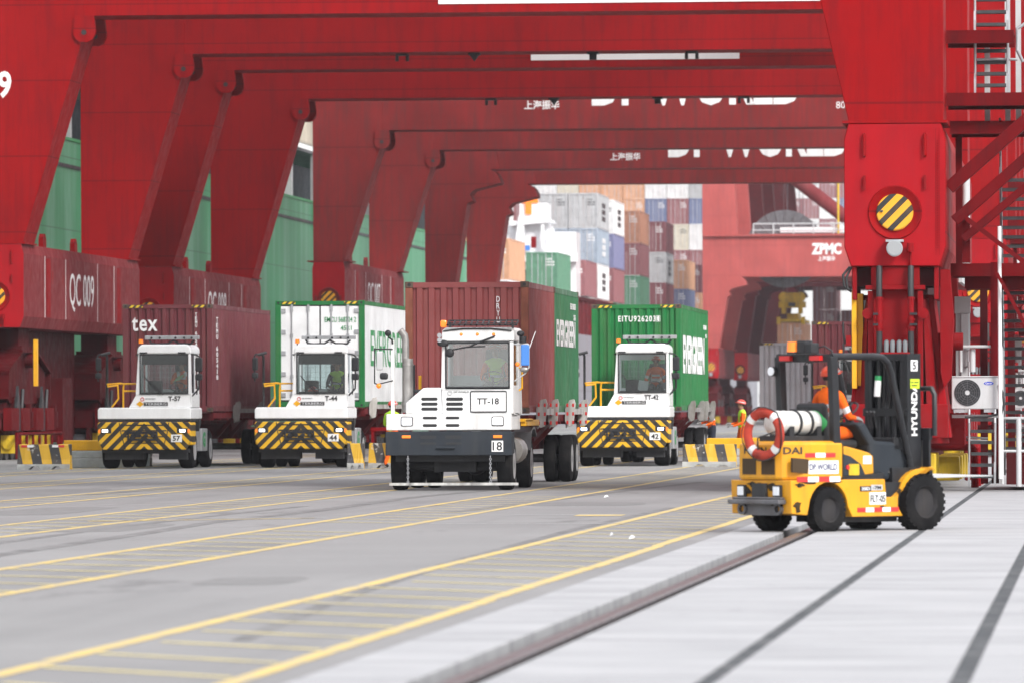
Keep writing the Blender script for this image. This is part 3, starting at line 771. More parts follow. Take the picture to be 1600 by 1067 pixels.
    MB().prism([(1.25,4.95),(2.5,4.0),(2.5,4.1),(1.25,5.06)], .8,.88).prism([(1.78,4.0),(2.6,2.5),(2.66,2.53),(1.85,4.0)],.9,.96).build("tie_bar", RD, g)
    MB().box(1.18,1.32,1.7,1.9,4.2,5.0).box(1.70,1.84,1.3,1.45,2.1,4.2).box(1.04,1.16,2.6,2.8,4.2,6.6).build("stair_post", RD, g)
    MB().cyl((1.87,1.1,.25),(1.87,1.1,4.85),.035,n=10).build("white_pole", M['white_plate'], g)
    MB().tube([(1.15,1.4,2.2),(1.15,1.4,2.62),(1.2,1.4,2.66),(1.88,1.4,2.66),(1.9,1.4,2.6),(1.9,1.4,.15)],.03).tube([(1.36,1.5,2.2),(1.36,1.5,2.62)],.055).build("handrail", M['grey_light'], g, smooth=50)
    MB().tube([(1.9,1.5,.15),(1.9,1.5,1.35),(3.2,1.5,1.35)],.03).tube([(2.2,1.5,.1),(2.2,1.5,1.35)],.05).tube([(1.9,1.5,.75),(3.2,1.5,.75)],.025).build("handrail", M['grey_light'], g, smooth=50)
    MB().box(1.95,3.6,3.0,8.0,.12,.7).build("stair_base", M['red_dark'], g)
    MB().box(.98,1.9,1.55,1.75,1.36,1.42).build("unit_shelf", GL, g)
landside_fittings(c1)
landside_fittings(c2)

def ac_unit(label, loc):
    t = thing("air_conditioner", label, "air conditioner", loc, 0, "outdoor units on the crane stairs")
    b = MB().box(-.44,.44,0,.32,.06,.64).build("casing", M['grey_light'], t, bevel=.02)
    MB().box(-.46,.46,-.015,.335,.64,.665).build("top_cover", M['grey_light'], t, bevel=.008)
    MB().cyl((-.15,-.004,.36),(-.15,.05,.36),.235,n=40).build("fan_recess", M['black'], t)
    gr = MB()
    for r in (.05,.09,.13,.17,.21,.238):
        gr.lathe([(-.012,r-.003),(-.012,r+.003),(-.006,r+.003),(-.006,r-.003)],(-.15,0,.36),'y',36,close=True)
    for k in range(12):
        a = k*math.pi/6
        gr.cyl((-.15+.04*math.cos(a),-.01,.36+.04*math.sin(a)),(-.15+.236*math.cos(a),-.01,.36+.236*math.sin(a)),.003,n=5)
    gr.build("fan_grille", M['steel_dark'], t)
    MB().cyl((-.15,-.02,.36),(-.15,.0,.36),.042,n=18).build("fan_hub", M['grey_light'], t)
    o = MB().add([(.24+.09*math.cos(2*math.pi*k/24),-.003,.53+.032*math.sin(2*math.pi*k/24)) for k in range(24)]+[(.24+.09*math.cos(2*math.pi*k/24),0,.53+.032*math.sin(2*math.pi*k/24)) for k in range(24)],
                 [tuple(range(24))]+[(k,(k+1)%24,24+(k+1)%24,24+k) for k in range(24)]).build("logo", flat("blue oval badge",(.02,.05,.45),.4), t)
    lettering(o, "Carrier", (.24,-.003,.53), .12, .032, M['letter_white'], '-y', bold=.02)
    for x in (-.3,.25): MB().box(x-.1,x+.1,.02,.3,0,.06).build("foot", M['steel'], t)
    MB().tube([(.42,-.01,.5),(.50,-.05,.35),(.52,-.06,.15),(.47,-.04,-.02),(.2,-.03,-.08),(-.2,-.02,-.09)],.022).build("cable", M['hose'], t, smooth=50)
    return t
a1 = ac_unit("grey air conditioner outdoor unit with round fan and blue oval badge, nearer of two", (1.42-3.66, 116.2+1.25, 1.46))
dup(a1, "second farther outdoor unit with round fan seen through the stair treads", (1.42-3.66, 196.6+1.25, 1.46))

# ------------------------------------------------------------------ containers
def corr(mb, a0, a1, z0, z1, n, depth, P):
    """one corrugated sheet with n raised ribs; P(a, d, z) places a point"""
    p = (a1-a0)/n; prof = []
    for k in range(n):
        s = a0+k*p
        prof += [(s,0),(s+p*.22,0),(s+p*.34,depth),(s+p*.78,depth),(s+p*.90,0)]
    prof.append((a1,0)); o = len(prof)
    mb.add([P(a,d,z0) for a,d in prof]+[P(a,d,z1) for a,d in prof], [(i,i+1,o+i+1,o+i) for i in range(o-1)])
    return mb
W2 = 1.219
_cm = {}
def cpaint(key, col, rough=.5, amt=.4):
    if key not in _cm:
        _cm[key] = paint(key+" container paint", col, rough, .14, (col[0]*.45+.12, col[1]*.4+.07, col[2]*.4+.05), amt, scale=1.3)
    return _cm[key]
RUST = paint("rusty container post paint", (.24,.085,.06), .65, .3, (.20,.09,.05), .7, scale=3)
CAST = paint("worn corner casting", (.13,.09,.07), .7, .3, (.05,.04,.03), .6, scale=6)
def container(label, loc, L, H, mat, ribs=9, side_ribs=40, frame=None, tape=True, group="containers carried by the trucks", doors=False, cat="shipping container"):
    t = thing("shipping_container", label, cat, loc, 0, group)
    f = frame or mat
    for sx in (-1, 1):
        for y0, y1 in ((0,.16),(L-.16,L)):
            p = MB()
            p.box(min(sx*W2,sx*(W2-.15)), max(sx*W2,sx*(W2-.15)), y0, y1, .12, H-.12)
            p.build("corner_post", f, t, bevel=.012)
    r = MB()
    for z0, z1 in ((.02,.16),(H-.12,H-.012)):
        for sx in (-1, 1): r.box(min(sx*(W2-.003),sx*(W2-.10)), max(sx*(W2-.003),sx*(W2-.10)), .17, L-.17, z0, z1)
        r.box(-W2+.15, W2-.15, .004, .12, z0, z1).box(-W2+.15, W2-.15, L-.12, L-.004, z0, z1)
    r.build("rail", f if doors else mat, t)
    for sx in (-1, 1):
        for y in (0, L-.178):
            for z in (0, H-.118):
                c_ = MB().box(min(sx*(W2+.004),sx*(W2-.16)), max(sx*(W2+.004),sx*(W2-.16)), y-.004, y+.178, z, z+.118)
                c_.build("corner_casting", CAST if not doors else f, t, bevel=.012)
                if y == 0: MB().cyl((sx*(W2-.08),-.006,z+.06),(sx*(W2-.08),.0,z+.06),.034,n=14).cyl((sx*(W2+.002),.09,z+.06),(sx*(W2+.007),.09,z+.06),.034,n=14).build("casting_hole", M['black'], t)
    if not doors:
        corr(MB(), -W2+.15, W2-.15, .16, H-.12, ribs, -.045, lambda a,d,z: (a, .062+d, z)).build("front_wall", mat, t)
    else:
        for k, (x0, x1) in enumerate(((-W2+.13,-.02),(.02,W2-.13))):
            d = MB().box(x0, x1, .04, .1, .2, H-.15).build("door", mat, t, bevel=.015)
            for q in (.30,.72):
                x = x0+(x1-x0)*q if k == 0 else x1-(x1-x0)*q
                lr = MB().cyl((x,.015,.1),(x,.015,H-.1),.018,n=8)
                for z in (.3,.8,1.9,H-.3): lr.box(x-.035,x+.035,.0,.04,z,z+.1 if z < H-.4 else z+.18)
                lr.build("lock_rod", M['steel'], d)
            xh = x0+.05 if k == 0 else x1-.05
            for j in range(5):
                z = .28+j*(H-.62)/4
                MB().box(xh-.10 if k else xh-.16, xh+.16 if k else xh+.10, .01,.045, z, z+.12).build("hinge", M['steel'], d, bevel=.006)
        MB().box(-W2+.10,W2-.10,.075,.095,.15,H-.11).build("door_gasket", M['black'], t)
        MB().box(-.02,.02,.06,.09,.2,H-.15).build("door_seal", M['black'], t)
    for sx in (-1, 1):
        if side_ribs:
            corr(MB(), .16, L-.16, .16, H-.12, side_ribs, -.034, lambda a,d,z: (sx*(W2-.004+d), a, z)).build("side_wall", mat, t)
        else:
            MB().box(min(sx*(W2-.012),sx*(W2-.06)), max(sx*(W2-.012),sx*(W2-.06)), .16, L-.16, .16, H-.12).build("side_wall", mat, t)
    MB().box(-W2+.1, W2-.1, .1, L-.1, H-.09, H-.06).build("roof", mat, t)
    MB().box(-W2+.1, W2-.1, .1, L-.1, .06, .10).build("floor", M['steel_dark'], t)
    if tape:
        for x0, x1 in ((-W2+.17,-W2+.55),(W2-.55,W2-.17)):
            MB().box(x0, x1, -.002, .004, H-.095, H-.03).build("hazard_tape", M['hazard_tape'], t)
    return t
BROWN = cpaint("faded maroon", (.27,.065,.065)); MAROON = cpaint("dark maroon", (.135,.03,.038)); GREEN = cpaint("bright green", (.009,.15,.04))
GREEN2 = cpaint("dull green", (.025,.15,.06)); CWHITE = cpaint("reefer white", (.76,.77,.78), .4, .10)
def vtext(t, s, x, z_top, h, pitch, mat, y=.012, w_=None, face='-y'):
    for i, ch in enumerate(s):
        if ch != ' ':
            lettering(t, ch, ((x, y, z_top-h/2-i*pitch) if face == '-y' else (x, y, z_top-h/2-i*pitch)), (w_ or h*.62)*(.35 if ch in 'I1' else 1), h, mat, face, bold=.02)

XT = -12.38
YT = Yd(XT, 126.0)
k1 = container("faded maroon container with rusty posts, front box behind the big white cab", (XT, YT, 1.46), 6.058, 2.591, BROWN, 9, 21, RUST, False)
vtext(k1, "DRYU 4206951", .62, 2.30, .115, .135, M['letter_white'])
k2 = container("dull green container loaded right behind the faded maroon one on the same trailer", (XT, YT+6.12, 1.46), 6.058, 2.591, GREEN2, 9, 21, None, False)
lettering(k2, "EVERGREEN", (W2+.0, 2.8, 1.66), 4.7, .56, M['letter_white'], '+x', bold=.03)
lettering(k2, "EGHU 306215", (W2+.0, 4.6, 2.25), 1.4, .13, M['letter_white'], '+x')
lettering(k2, "22G1", (W2+.0, 5.0, 2.02), .5, .12, M['letter_white'], '+x')
k3 = container("dark maroon container with a white three letter word on its front", (-25.0, Yd(-25, 172.6), 1.49), 12.19, 2.896, MAROON, 10, 42)
lettering(k3, "tex", (-.62, .012, 2.36), .70, .38, M['letter_white'], '-y', bold=.02, spacing=1.15)
vtext(k3, "TEMU 605418", .78, 2.66, .09, .10, M['letter_white'])
vtext(k3, "TEMU 605418", W2+.0, 2.55, .13, .155, M['letter_white'], y=.95, w_=.34, face='+x')
k4 = container("white refrigerated container with bright green frame and closed doors facing the camera", (-21.1, Yd(-21.1, 174.2), 1.60), 12.19, 2.896, CWHITE, 9, 0, GREEN, True, doors=True)
lettering(k4, "EMCU 568724 2", (.56, .03, 2.38), .86, .14, M['letter_green'], '-y', bold=.006)
lettering(k4, "45R1", (.72, .03, 2.15), .30, .13, M['letter_green'], '-y', bold=.006)
lettering(k4, "EVERGREEN", (W2-.012, 6.4, 1.62), 9.6, 1.0, M['letter_green'], '+x', bold=.01)
k5 = container("bright green container with white number on its front, behind the number 42 truck", (-12.51, Yd(-12.51, 174.0), 1.47), 12.19, 2.896, GREEN, 10, 42)
lettering(k5, "EITU926203", (.02, .012, 2.50), 1.02, .16, M['letter_white'], '-y', spacing=1.2, bold=.015)
lettering(k5, "1", (.60, .012, 2.50), .05, .12, M['letter_white'], '-y')
MB().box(.545,.555,.008,.012,2.42,2.58).box(.645,.655,.008,.012,2.42,2.58).box(.555,.645,.008,.012,2.57,2.58).box(.555,.645,.008,.012,2.42,2.43).build("digit_box", M['letter_white'], k5)
lettering(k5, "EVERGREEN", (W2+.0, 5.6, 1.55), 9.4, 1.05, M['letter_white'], '+x', bold=.045)
lettering(k5, "EITU 926203", (W2+.0, 10.6, 2.38), 1.4, .13, M['letter_white'], '+x')
lettering(k5, "45G1", (W2+.0, 11.1, 2.14), .6, .12, M['letter_white'], '+x')
k6 = container("dark maroon container seen through the forklift's cage, behind a distant white cab", (-8.15, Yd(-8.15, 210), 1.47), 12.19, 2.896, MAROON, 10, 42)
k7 = container("plain grey container far behind the forklift's gas cylinder", (-12.6, Yd(-12.6, 262), 1.3), 12.19, 2.896, cpaint("light grey", (.40,.40,.43)), 10, 42)

# ------------------------------------------------------------------ trailers
def wheel_parts(parent, x, y, r, wd, side, dual=False, name="wheel"):
    """tyre, rim; side = +1 when the outer face looks to +x"""
    h = wd/2
    prof = [(-h,r*.55),(-h,r*.86),(-h*.82,r*.97),(-h*.4,r),(h*.4,r),(h*.82,r*.97),(h,r*.86),(h,r*.55)]
    t = MB().lathe(prof,(0,0,0),'x',32,caps=False).build("wheel", M['rubber'], parent, smooth=35, loc=(x,y,r))
    rp_ = [(side*h*.3,.02),(side*h*.3,r*.30),(side*h*.55,r*.34),(side*h*.55,r*.40),(side*h*.2,r*.46),(side*h*.85,r*.56),(side*h*1.02,r*.58),(side*h*1.0,r*.53)]
    rim = MB().lathe(rp_,(0,0,0),'x',28)
    for k in range(10):
        a = 2*math.pi*k/10
        rim.cyl((side*h*.5,r*.37*math.cos(a),r*.37*math.sin(a)),(side*h*.75,r*.37*math.cos(a),r*.37*math.sin(a)),.016,n=6)
    rim.cyl((side*h*.3,0,0),(side*h*1.0,0,0),r*.18,n=14)
    rim.build("rim", M['rim'], t, smooth=35)
    if dual:
        MB().lathe(prof,(0,0,0),'x',28,caps=False).build("inner_tyre", M['rubber'], t, smooth=35, loc=(-side*(wd+.06),0,0))
    return t
GUIDE = paint("worn white guide plate", (.50,.48,.46), .5, .15, (.12,.09,.08), .95, scale=5)
GUIDE2 = paint("bare scuffed guide plate", (.26,.25,.24), .55, .2, (.10,.07,.05), .7, scale=5)
def chassis(label, loc, L, z, guides, gm, refl=False):
    t = thing("container_trailer", label, "trailer", loc, 0, "skeleton trailers under the containers")
    for s in (-1, 1):
        MB().box(min(s*.42,s*.56),max(s*.42,s*.56),.1,L,z-.32,z-.03).build("main_beam", M['chassis_red'], t)
        MB().box(min(s*1.05,s*1.20),max(s*1.05,s*1.20),.2,L,z-.16,z-.02).build("side_rail", M['chassis_red'], t)
    for k in range(9):
        y = .3+k*(L-.5)/8
        MB().box(-1.2,1.2,y-.06,y+.06,z-.22,z-.04).build("cross_member", M['chassis_red'], t)
    for y in (4.6, 7.4):
        for s in (-1, 1):
            m = MB(); m.taper([(s*1.05,y-.08,z-.2),(s*1.17,y-.08,z-.2),(s*1.17,y+.08,z-.2),(s*1.05,y+.08,z-.2)],[(s*.45,y+1.0,z-.72),(s*.57,y+1.0,z-.72),(s*.57,y+1.2,z-.72),(s*.45,y+1.2,z-.72)])
            m.build("chassis_brace", M['chassis_red'], t)
    MB().box(-.56,.56,8.6,L-.2,z-.75,z-.32).build("sub_frame", M['chassis_red'], t)
    for y in (10.5, 11.75):
        MB().cyl((-.95,y,.5),(.95,y,.5),.09,n=12).build("axle", M['steel_dark'], t)
        for s in (-1, 1): wheel_parts(t, s*1.08, y, .5, .26, s, True)
    for y in guides:
        for s in (-1, 1):
            g = MB().prism([(s*1.235,z-.16),(s*1.24,z+.10),(s*1.33,z+.28),(s*1.43,z+.30),(s*1.46,z+.20),(s*1.41,z-.25),(s*1.32,z-.28)], y-.05, y+.05)
            g.prism([(y+.05,z-.30),(y+.05,z+.20),(y+.45,z-.06),(y+.45,z-.26)], min(s*1.24,s*1.27), max(s*1.24,s*1.27), 'x')
            o = g.build("guide_plate", gm, t, bevel=.008)
            if refl:
                for zz in (z-.22,z-.04,z+.14):
                    MB().box(min(s*1.39,s*1.43),max(s*1.39,s*1.43),y-.055,y-.05,zz,zz+.07).build("reflector", M['reflector_red'], o)
                    MB().box(min(s*1.27,s*1.31),max(s*1.27,s*1.31),y-.055,y-.05,zz,zz+.07).build("reflector", M['reflector_red'], o)
    m = MB()
    for a, b in zip(guides[:-1:2], guides[1::2]):
        for s in (-1, 1): m.box(min(s*1.27,s*1.36),max(s*1.27,s*1.36),a+.1,b-.1,z-.02,z+.10)
    m.build("guide_bar", gm, t)
    MB().box(-.9,.9,L-.05,L+.05,z-.75,z-.6).build("rear_bumper", M['chassis_red'], t)
    return t
chassis("red skeleton trailer with white guide plates carrying two boxes behind the big white cab", (XT, YT, 0), 12.3, 1.45, (1.5,4.3,8.4,11.8), GUIDE, True)
chassis("dark trailer under the maroon container with the white lowercase word", (-25.0, Yd(-25, 172.6), 0), 12.3, 1.48, (4.0,9.0), GUIDE2)
chassis("trailer beneath the white refrigerated container with green frame", (-21.1, Yd(-21.1, 174.2), 0), 12.3, 1.58, (1.0,9.0), GUIDE)
chassis("trailer with scuffed bare steel guide hooks under the bright green container", (-12.51, Yd(-12.51, 174.0), 0), 12.3, 1.46, (2.6,6.6,8.6,11.8), GUIDE2)
chassis("trailer below the dark maroon container beyond the forklift cage", (-8.15, Yd(-8.15, 210), 0), 12.3, 1.46, (2.2,9.0), GUIDE2)
chassis("trailer carrying the plain grey container far behind the gas cylinder", (-12.6, Yd(-12.6, 262), 0), 12.3, 1.29, (2.2,5.2), GUIDE2)
# ------------------------------------------------------------------ hazard-striped terminal tractors
def frame_mb(x0, x1, z0, z1, y0, y1, t):
    return MB().box(x0-t,x0,y0,y1,z0-t,z1+t).box(x1,x1+t,y0,y1,z0-t,z1+t).box(x0,x1,y0,y1,z0-t,z0).box(x0,x1,y0,y1,z1,z1+t)
def mirror(parent, x, y, z, pts, big, small, side, blue=False):
    m = MB().tube(pts, .022).build("mirror_arm", M['black'], parent, smooth=50)
    MB().box(x-big[0]/2,x+big[0]/2,y-.06,y+.06,z-big[1]/2,z+big[1]/2).build("mirror", M['mirror_blue'] if blue else M['black'], m, bevel=.035)
    if small: MB().box(x-small[0]/2,x+small[0]/2,y-.06,y+.05,z-big[1]/2-.06-small[1],z-big[1]/2-.06).build("wide_mirror", M['black'], m, bevel=.035)
    return m
def terberg(label, loc):
    t = thing("terminal_tractor", label, "truck", loc, 0, "container trucks driving towards the camera")
    WP = M['white']
    b = MB().prism([(-1.22,1.23),(1.22,1.23),(1.25,1.15),(1.24,.74),(1.10,.50),(-1.10,.50),(-1.24,.74),(-1.25,1.15)], 0, .22).build("bumper", M['hazard'], t, bevel=.03)
    for s in (-1, 1):
        MB().box(min(s*1.02,s*1.245),max(s*1.02,s*1.245),.22,.95,.62,1.22).build("bumper_side", M['hazard'], t, bevel=.03)
        hl = MB().box(s*1.02-.15,s*1.02+.15,-.012,.05,.93,1.07).build("headlight", M['black'], b, bevel=.02)
        MB().box(s*1.03-.085,s*1.03+.065,-.02,-.005,.965,1.035).build("lens", M['head_lens'], hl, bevel=.015)
        MB().box(min(s*1.16,s*1.22),max(s*1.16,s*1.22),-.012,.02,.95,1.04).build("indicator", M['orange_lens'], b)
    g = MB()
    for x0, z0, x1, z1 in ((-.66,1.22,-.62,.95),(.62,.95,.66,1.22),(-.62,.95,-.50,.52),(.62,.95,.50,.52)):
        g.prism([(x0-.012,z0),(x0+.012,z0),(x1+.012,z1),(x1-.012,z1)], -.006, .0)
    g.box(-.60,.60,-.006,0,1.13,1.165).box(-.60,.60,-.006,0,.985,1.02).box(-.55,.55,-.006,0,.83,.86).box(-.5,.5,-.006,0,.66,.69)
    g.build("bumper_seam", M['black'], b)
    cp = MB().box(-.44,.36,-.05,.02,.74,.80).box(-.44,-.40,-.05,.02,.74,.98).box(.32,.36,-.05,.02,.74,.98).box(-.40,.32,-.03,.02,.92,.98)
    for x in (-.3,-.12,.06,.24): cp.cyl((x,-.07,.87),(x,.0,.87),.05,n=10)
    cp.build("coupling", M['black'], b)
    MB().box(-1.22,1.22,.03,1.6,1.24,1.31).build("sill_strip", M['black'], t)
    MB().prism([(-1.24,1.31),(1.25,1.31),(1.25,1.58),(1.2,1.61),(-1.2,1.61),(-1.24,1.55)], .02, 2.1).build("deck", WP, t, bevel=.025)
    MB().box(-1.15,1.15,.15,.75,.42,.52).box(-1.1,-.05,.3,.7,.24,.42).box(.35,1.1,.3,.7,.24,.42).build("skirt", M['black'], t)
    c = MB()
    c.prism([(-.42,1.61),(1.24,1.61),(1.245,1.96),(-.22,1.96)], .10, .17)                    # front panel
    c.prism([(-.22,1.96),(-.11,1.96),(-.06,3.02),(-.17,3.02)], .10, .19).prism([(1.15,1.96),(1.245,1.96),(1.23,3.02),(1.15,3.02)], .10, .19)
    c.prism([(.17,1.61),(1.7,1.61),(1.7,1.98),(.17,1.98)], 1.20, 1.245, 'x').box(1.19,1.235,.9,.98,1.98,3.02).box(1.19,1.235,1.62,1.7,1.98,3.02)
    c.prism([(.17,1.61),(1.7,1.61),(1.7,1.98),(.17,1.98)], -.22, -.17, 'x').box(-.2,-.15,.9,.98,1.98,3.02).box(-.2,-.15,1.62,1.7,1.98,3.02)
    c.box(-.17,1.2,1.64,1.69,1.61,2.1).box(-.17,1.2,1.64,1.69,2.85,3.02)
    c.build("cab", WP, t, bevel=.015)
    MB().prism([(-.20,3.02),(1.25,3.02),(1.24,3.18),(1.14,3.27),(-.08,3.27),(-.18,3.18)], .08, 1.74).build("cab_roof", WP, t, bevel=.04)
    fr = frame_mb(-.10,1.14,1.99,2.98,.085,.12,.03).build("window_frame", M['black'], t)
    MB().box(-.10,1.14,.10,.106,1.99,2.98).build("windscreen", M['glass'], t)
    MB().box(-.10,1.14,.112,.125,2.74,2.98).build("sun_band", M['interior'], t)
    MB().box(1.215,1.222,.20,.90,1.99,3.0).build("side_window", M['glass'], t)
    MB().box(-.195,-.19,.20,.90,1.99,3.0).build("side_window", M['glass'], t)
    MB().box(-.15,1.18,1.66,1.665,2.1,2.85).build("rear_window", M['glass'], t)
    wp = MB().tube([(.42,.07,1.95),(.05,.07,2.35)],.012).tube([(.5,.07,1.95),(.15,.07,2.3)],.012).tube([(.12,.065,2.28),(-.02,.065,2.45)],.014)
    wp.build("wiper", M['black'], t)
    i = MB().box(-.1,1.14,.2,.5,1.62,2.02).box(.05,.42,.35,.6,2.0,2.32).build("dashboard", M['interior'], t, bevel=.04)
    MB().box(.60,1.08,1.05,1.5,1.62,2.05).box(.62,1.06,1.42,1.54,2.05,2.75).build("seat", M['interior'], t, bevel=.05)
    MB().lathe([(-.015,.19),(0,.205),(.015,.19),(0,.175)],(0,0,0),'z',24,close=True).cyl((0,0,0),(0,.06,-.25),.03,n=8).build("steering_wheel", M['interior'], t, loc=(.80,.62,2.16)).rotation_euler = (R(35),0,0)
    gr = MB()
    for k in range(9): gr.box(-.1+k*.14,-.09+k*.14,1.72,1.73,2.1,2.85)
    for k in range(6): gr.box(-.12,1.16,1.72,1.73,2.15+k*.13,2.157+k*.13)
    gr.build("rear_guard", M['steel'], t)
    lb = MB().box(0,1.44,.18,.34,3.40,3.50).build("light_bar", M['steel'], t, bevel=.01)
    for x in (.18,.40,.82,1.05,1.25): MB().cyl((x,.15,3.44),(x,.19,3.44),.03,n=12).build("work_light", M['black'], lb)
    MB().tube([(.1,.26,3.40),(.16,.26,3.30),(.3,.3,3.28),(.6,.3,3.29),(.75,.26,3.38),(.9,.3,3.29),(1.2,.3,3.28),(1.3,.26,3.38)],.025).build("light_bar_bracket", M['black'], t, smooth=50)
    bc = MB().cyl((-.13,.35,3.0),(-.13,.35,3.30),.018,n=8).box(-.25,-.1,.25,.4,2.98,3.02).build("beacon_post", M['black'], t)
    MB().cyl((-.13,.35,3.30),(-.13,.35,3.41),.065,.055,n=14).build("beacon", M['orange_lens'], bc, smooth=50)
    for x in (-.02,1.0): MB().box(x-.10,x+.10,.04,.1,3.03,3.07).build("roof_bracket", M['black'], t)
    hr = MB().tube([(-.62,.45,1.60),(-.62,.45,2.12),(-.60,.45,2.24),(-.25,.45,2.24)],.025).tube([(-.62,.45,2.05),(-.25,.45,2.05),(-.22,.45,2.1),(-.22,.45,2.19),(-.25,.45,2.24)],.025)
    hr.tube([(-.62,.45,2.24),(-.72,.5,2.25),(-1.02,.3,2.23),(-1.0,.3,2.17),(-.76,.4,2.2),(-.75,.45,1.85),(-.93,.45,1.62)],.025)
    hr.build("handrail", M['yellow_rail'], t, smooth=50)
    MB().tube([(-1.06,.5,1.6),(-1.06,.5,2.95),(-1.08,.45,3.02)],.032).tube([(-1.2,.42,3.0),(-.98,.5,3.06)],.04).build("mirror_post", M['black'], t, smooth=50)
    mirror(t, -1.27, .38, 2.76, [(-1.1,.45,3.0),(-1.25,.4,3.02),(-1.29,.38,2.96),(-1.28,.38,2.3)], (.15,.34), (.17,.15), -1)
    mirror(t, 1.42, .30, 2.74, [(1.2,.2,3.02),(1.36,.25,3.0),(1.44,.3,2.94),(1.42,.3,2.1),(1.30,.3,1.97),(1.22,.3,1.9)], (.19,.37), (.19,.17), 1)
    MB().tube([(1.27,.95,1.95),(1.30,.9,2.1),(1.27,.9,2.5)],.015).build("grab_bar", M['black'], t)
    for s in (-1, 1):
        wheel_parts(t, s*1.02, 1.0, .5, .38, s)
        wheel_parts(t, s*1.05, 4.15, .5, .28, s, True)
    MB().cyl((-.9,1.0,.48),(.9,1.0,.48),.09,n=10).build("axle", M['black'], t)
    MB().cyl((-.9,4.15,.5),(.9,4.15,.5),.11,n=10).build("axle", M['black'], t)
    for s in (-1, 1): MB().box(min(s*.40,s*.52),max(s*.40,s*.52),.3,5.0,.75,1.15).build("frame_rail", M['black'], t)
    MB().box(-.45,.45,3.7,4.6,1.15,1.33).build("fifth_wheel", M['steel_dark'], t, bevel=.03)
    bx = MB().box(.75,1.24,2.05,3.2,.45,1.05).build("battery_box", M['steel'], t, bevel=.02)
    lettering(bx, "G", (1.243,2.55,.76), .5, .4, M['letter_green'], '+x', bold=.05)
    MB().prism([(2.0,1.31),(2.0,1.2),(1.6,.98),(1.55,1.31)], 1.0,1.24,'x').build("mud_guard", M['black'], t)
    pl = MB().box(-.02,.40+.22,.085,.1,1.66,1.755).build("name_plate", M['letter_black'], t)
    lettering(pl, "TERBERG", (.30,.085,1.708), .58, .065, M['grey_light'], '-y', bold=.03, spacing=1.1)
    MB().prism([(-.18,1.708),(-.08,1.63),(.02,1.708),(-.08,1.785)], .088,.1).build("warning_sign", M['yellow_rail'], t, loc=(-.04,0,0))
    lettering(t, "DP WORLD", (.16,.098,1.845), .27, .035, M['letter_black'], '-y')
    lg = MB().lathe([(-.002,.035),(-.002,.052),(.002,.052),(.002,.035)],(0,0,0),'y',20,close=True).build("logo", M['red_lens'], t, loc=(-.06,.096,1.83))
    return t
def number(t, no, plate, x=.80):
    lettering(t, no, (x,.098,1.845), .05*len(no)+.13, .13, M['letter_black'], '-y', bold=.025)
    p = MB().box(.72,1.01,-.02,-.006,.70,.90).build("number_plate", M['white_plate'], t, bevel=.006)
    lettering(p, plate, (.865,-.021,.80), .20, .135, M['letter_black'], '-y', bold=.03)
T57 = terberg("white cab truck with chevron bumper, number 57 plate, in front of the dark maroon container", (-25.1, Yd(-25.1,169), 0))
L44 = "white cab truck with chevron bumper, number 44 plate, before the white refrigerated container"
L42 = "white cab truck with chevron bumper, number 42 plate and bluish lit lamps"
T44 = dup(T57, L44, (-21.1, Yd(-21.1,170), 0))
T42 = dup(T57, L42, (-12.70, Yd(-12.7,171.5), 0))
T99 = dup(T57, "distant white cab truck mostly hidden behind the forklift mast", (-8.15, Yd(-8.15,206.3), 0))
number(T57, "T-57", "57"); number(T44, "T-44", "44"); number(T42, "TT-42", "42", .77)
for o in list(T42.children_recursive):
    if o.name.startswith("lens"):
        o.data = o.data.copy(); o.data.materials[0] = M['blue_lens']
    if o.name.startswith("sun_band"): bpy.data.objects.remove(o)

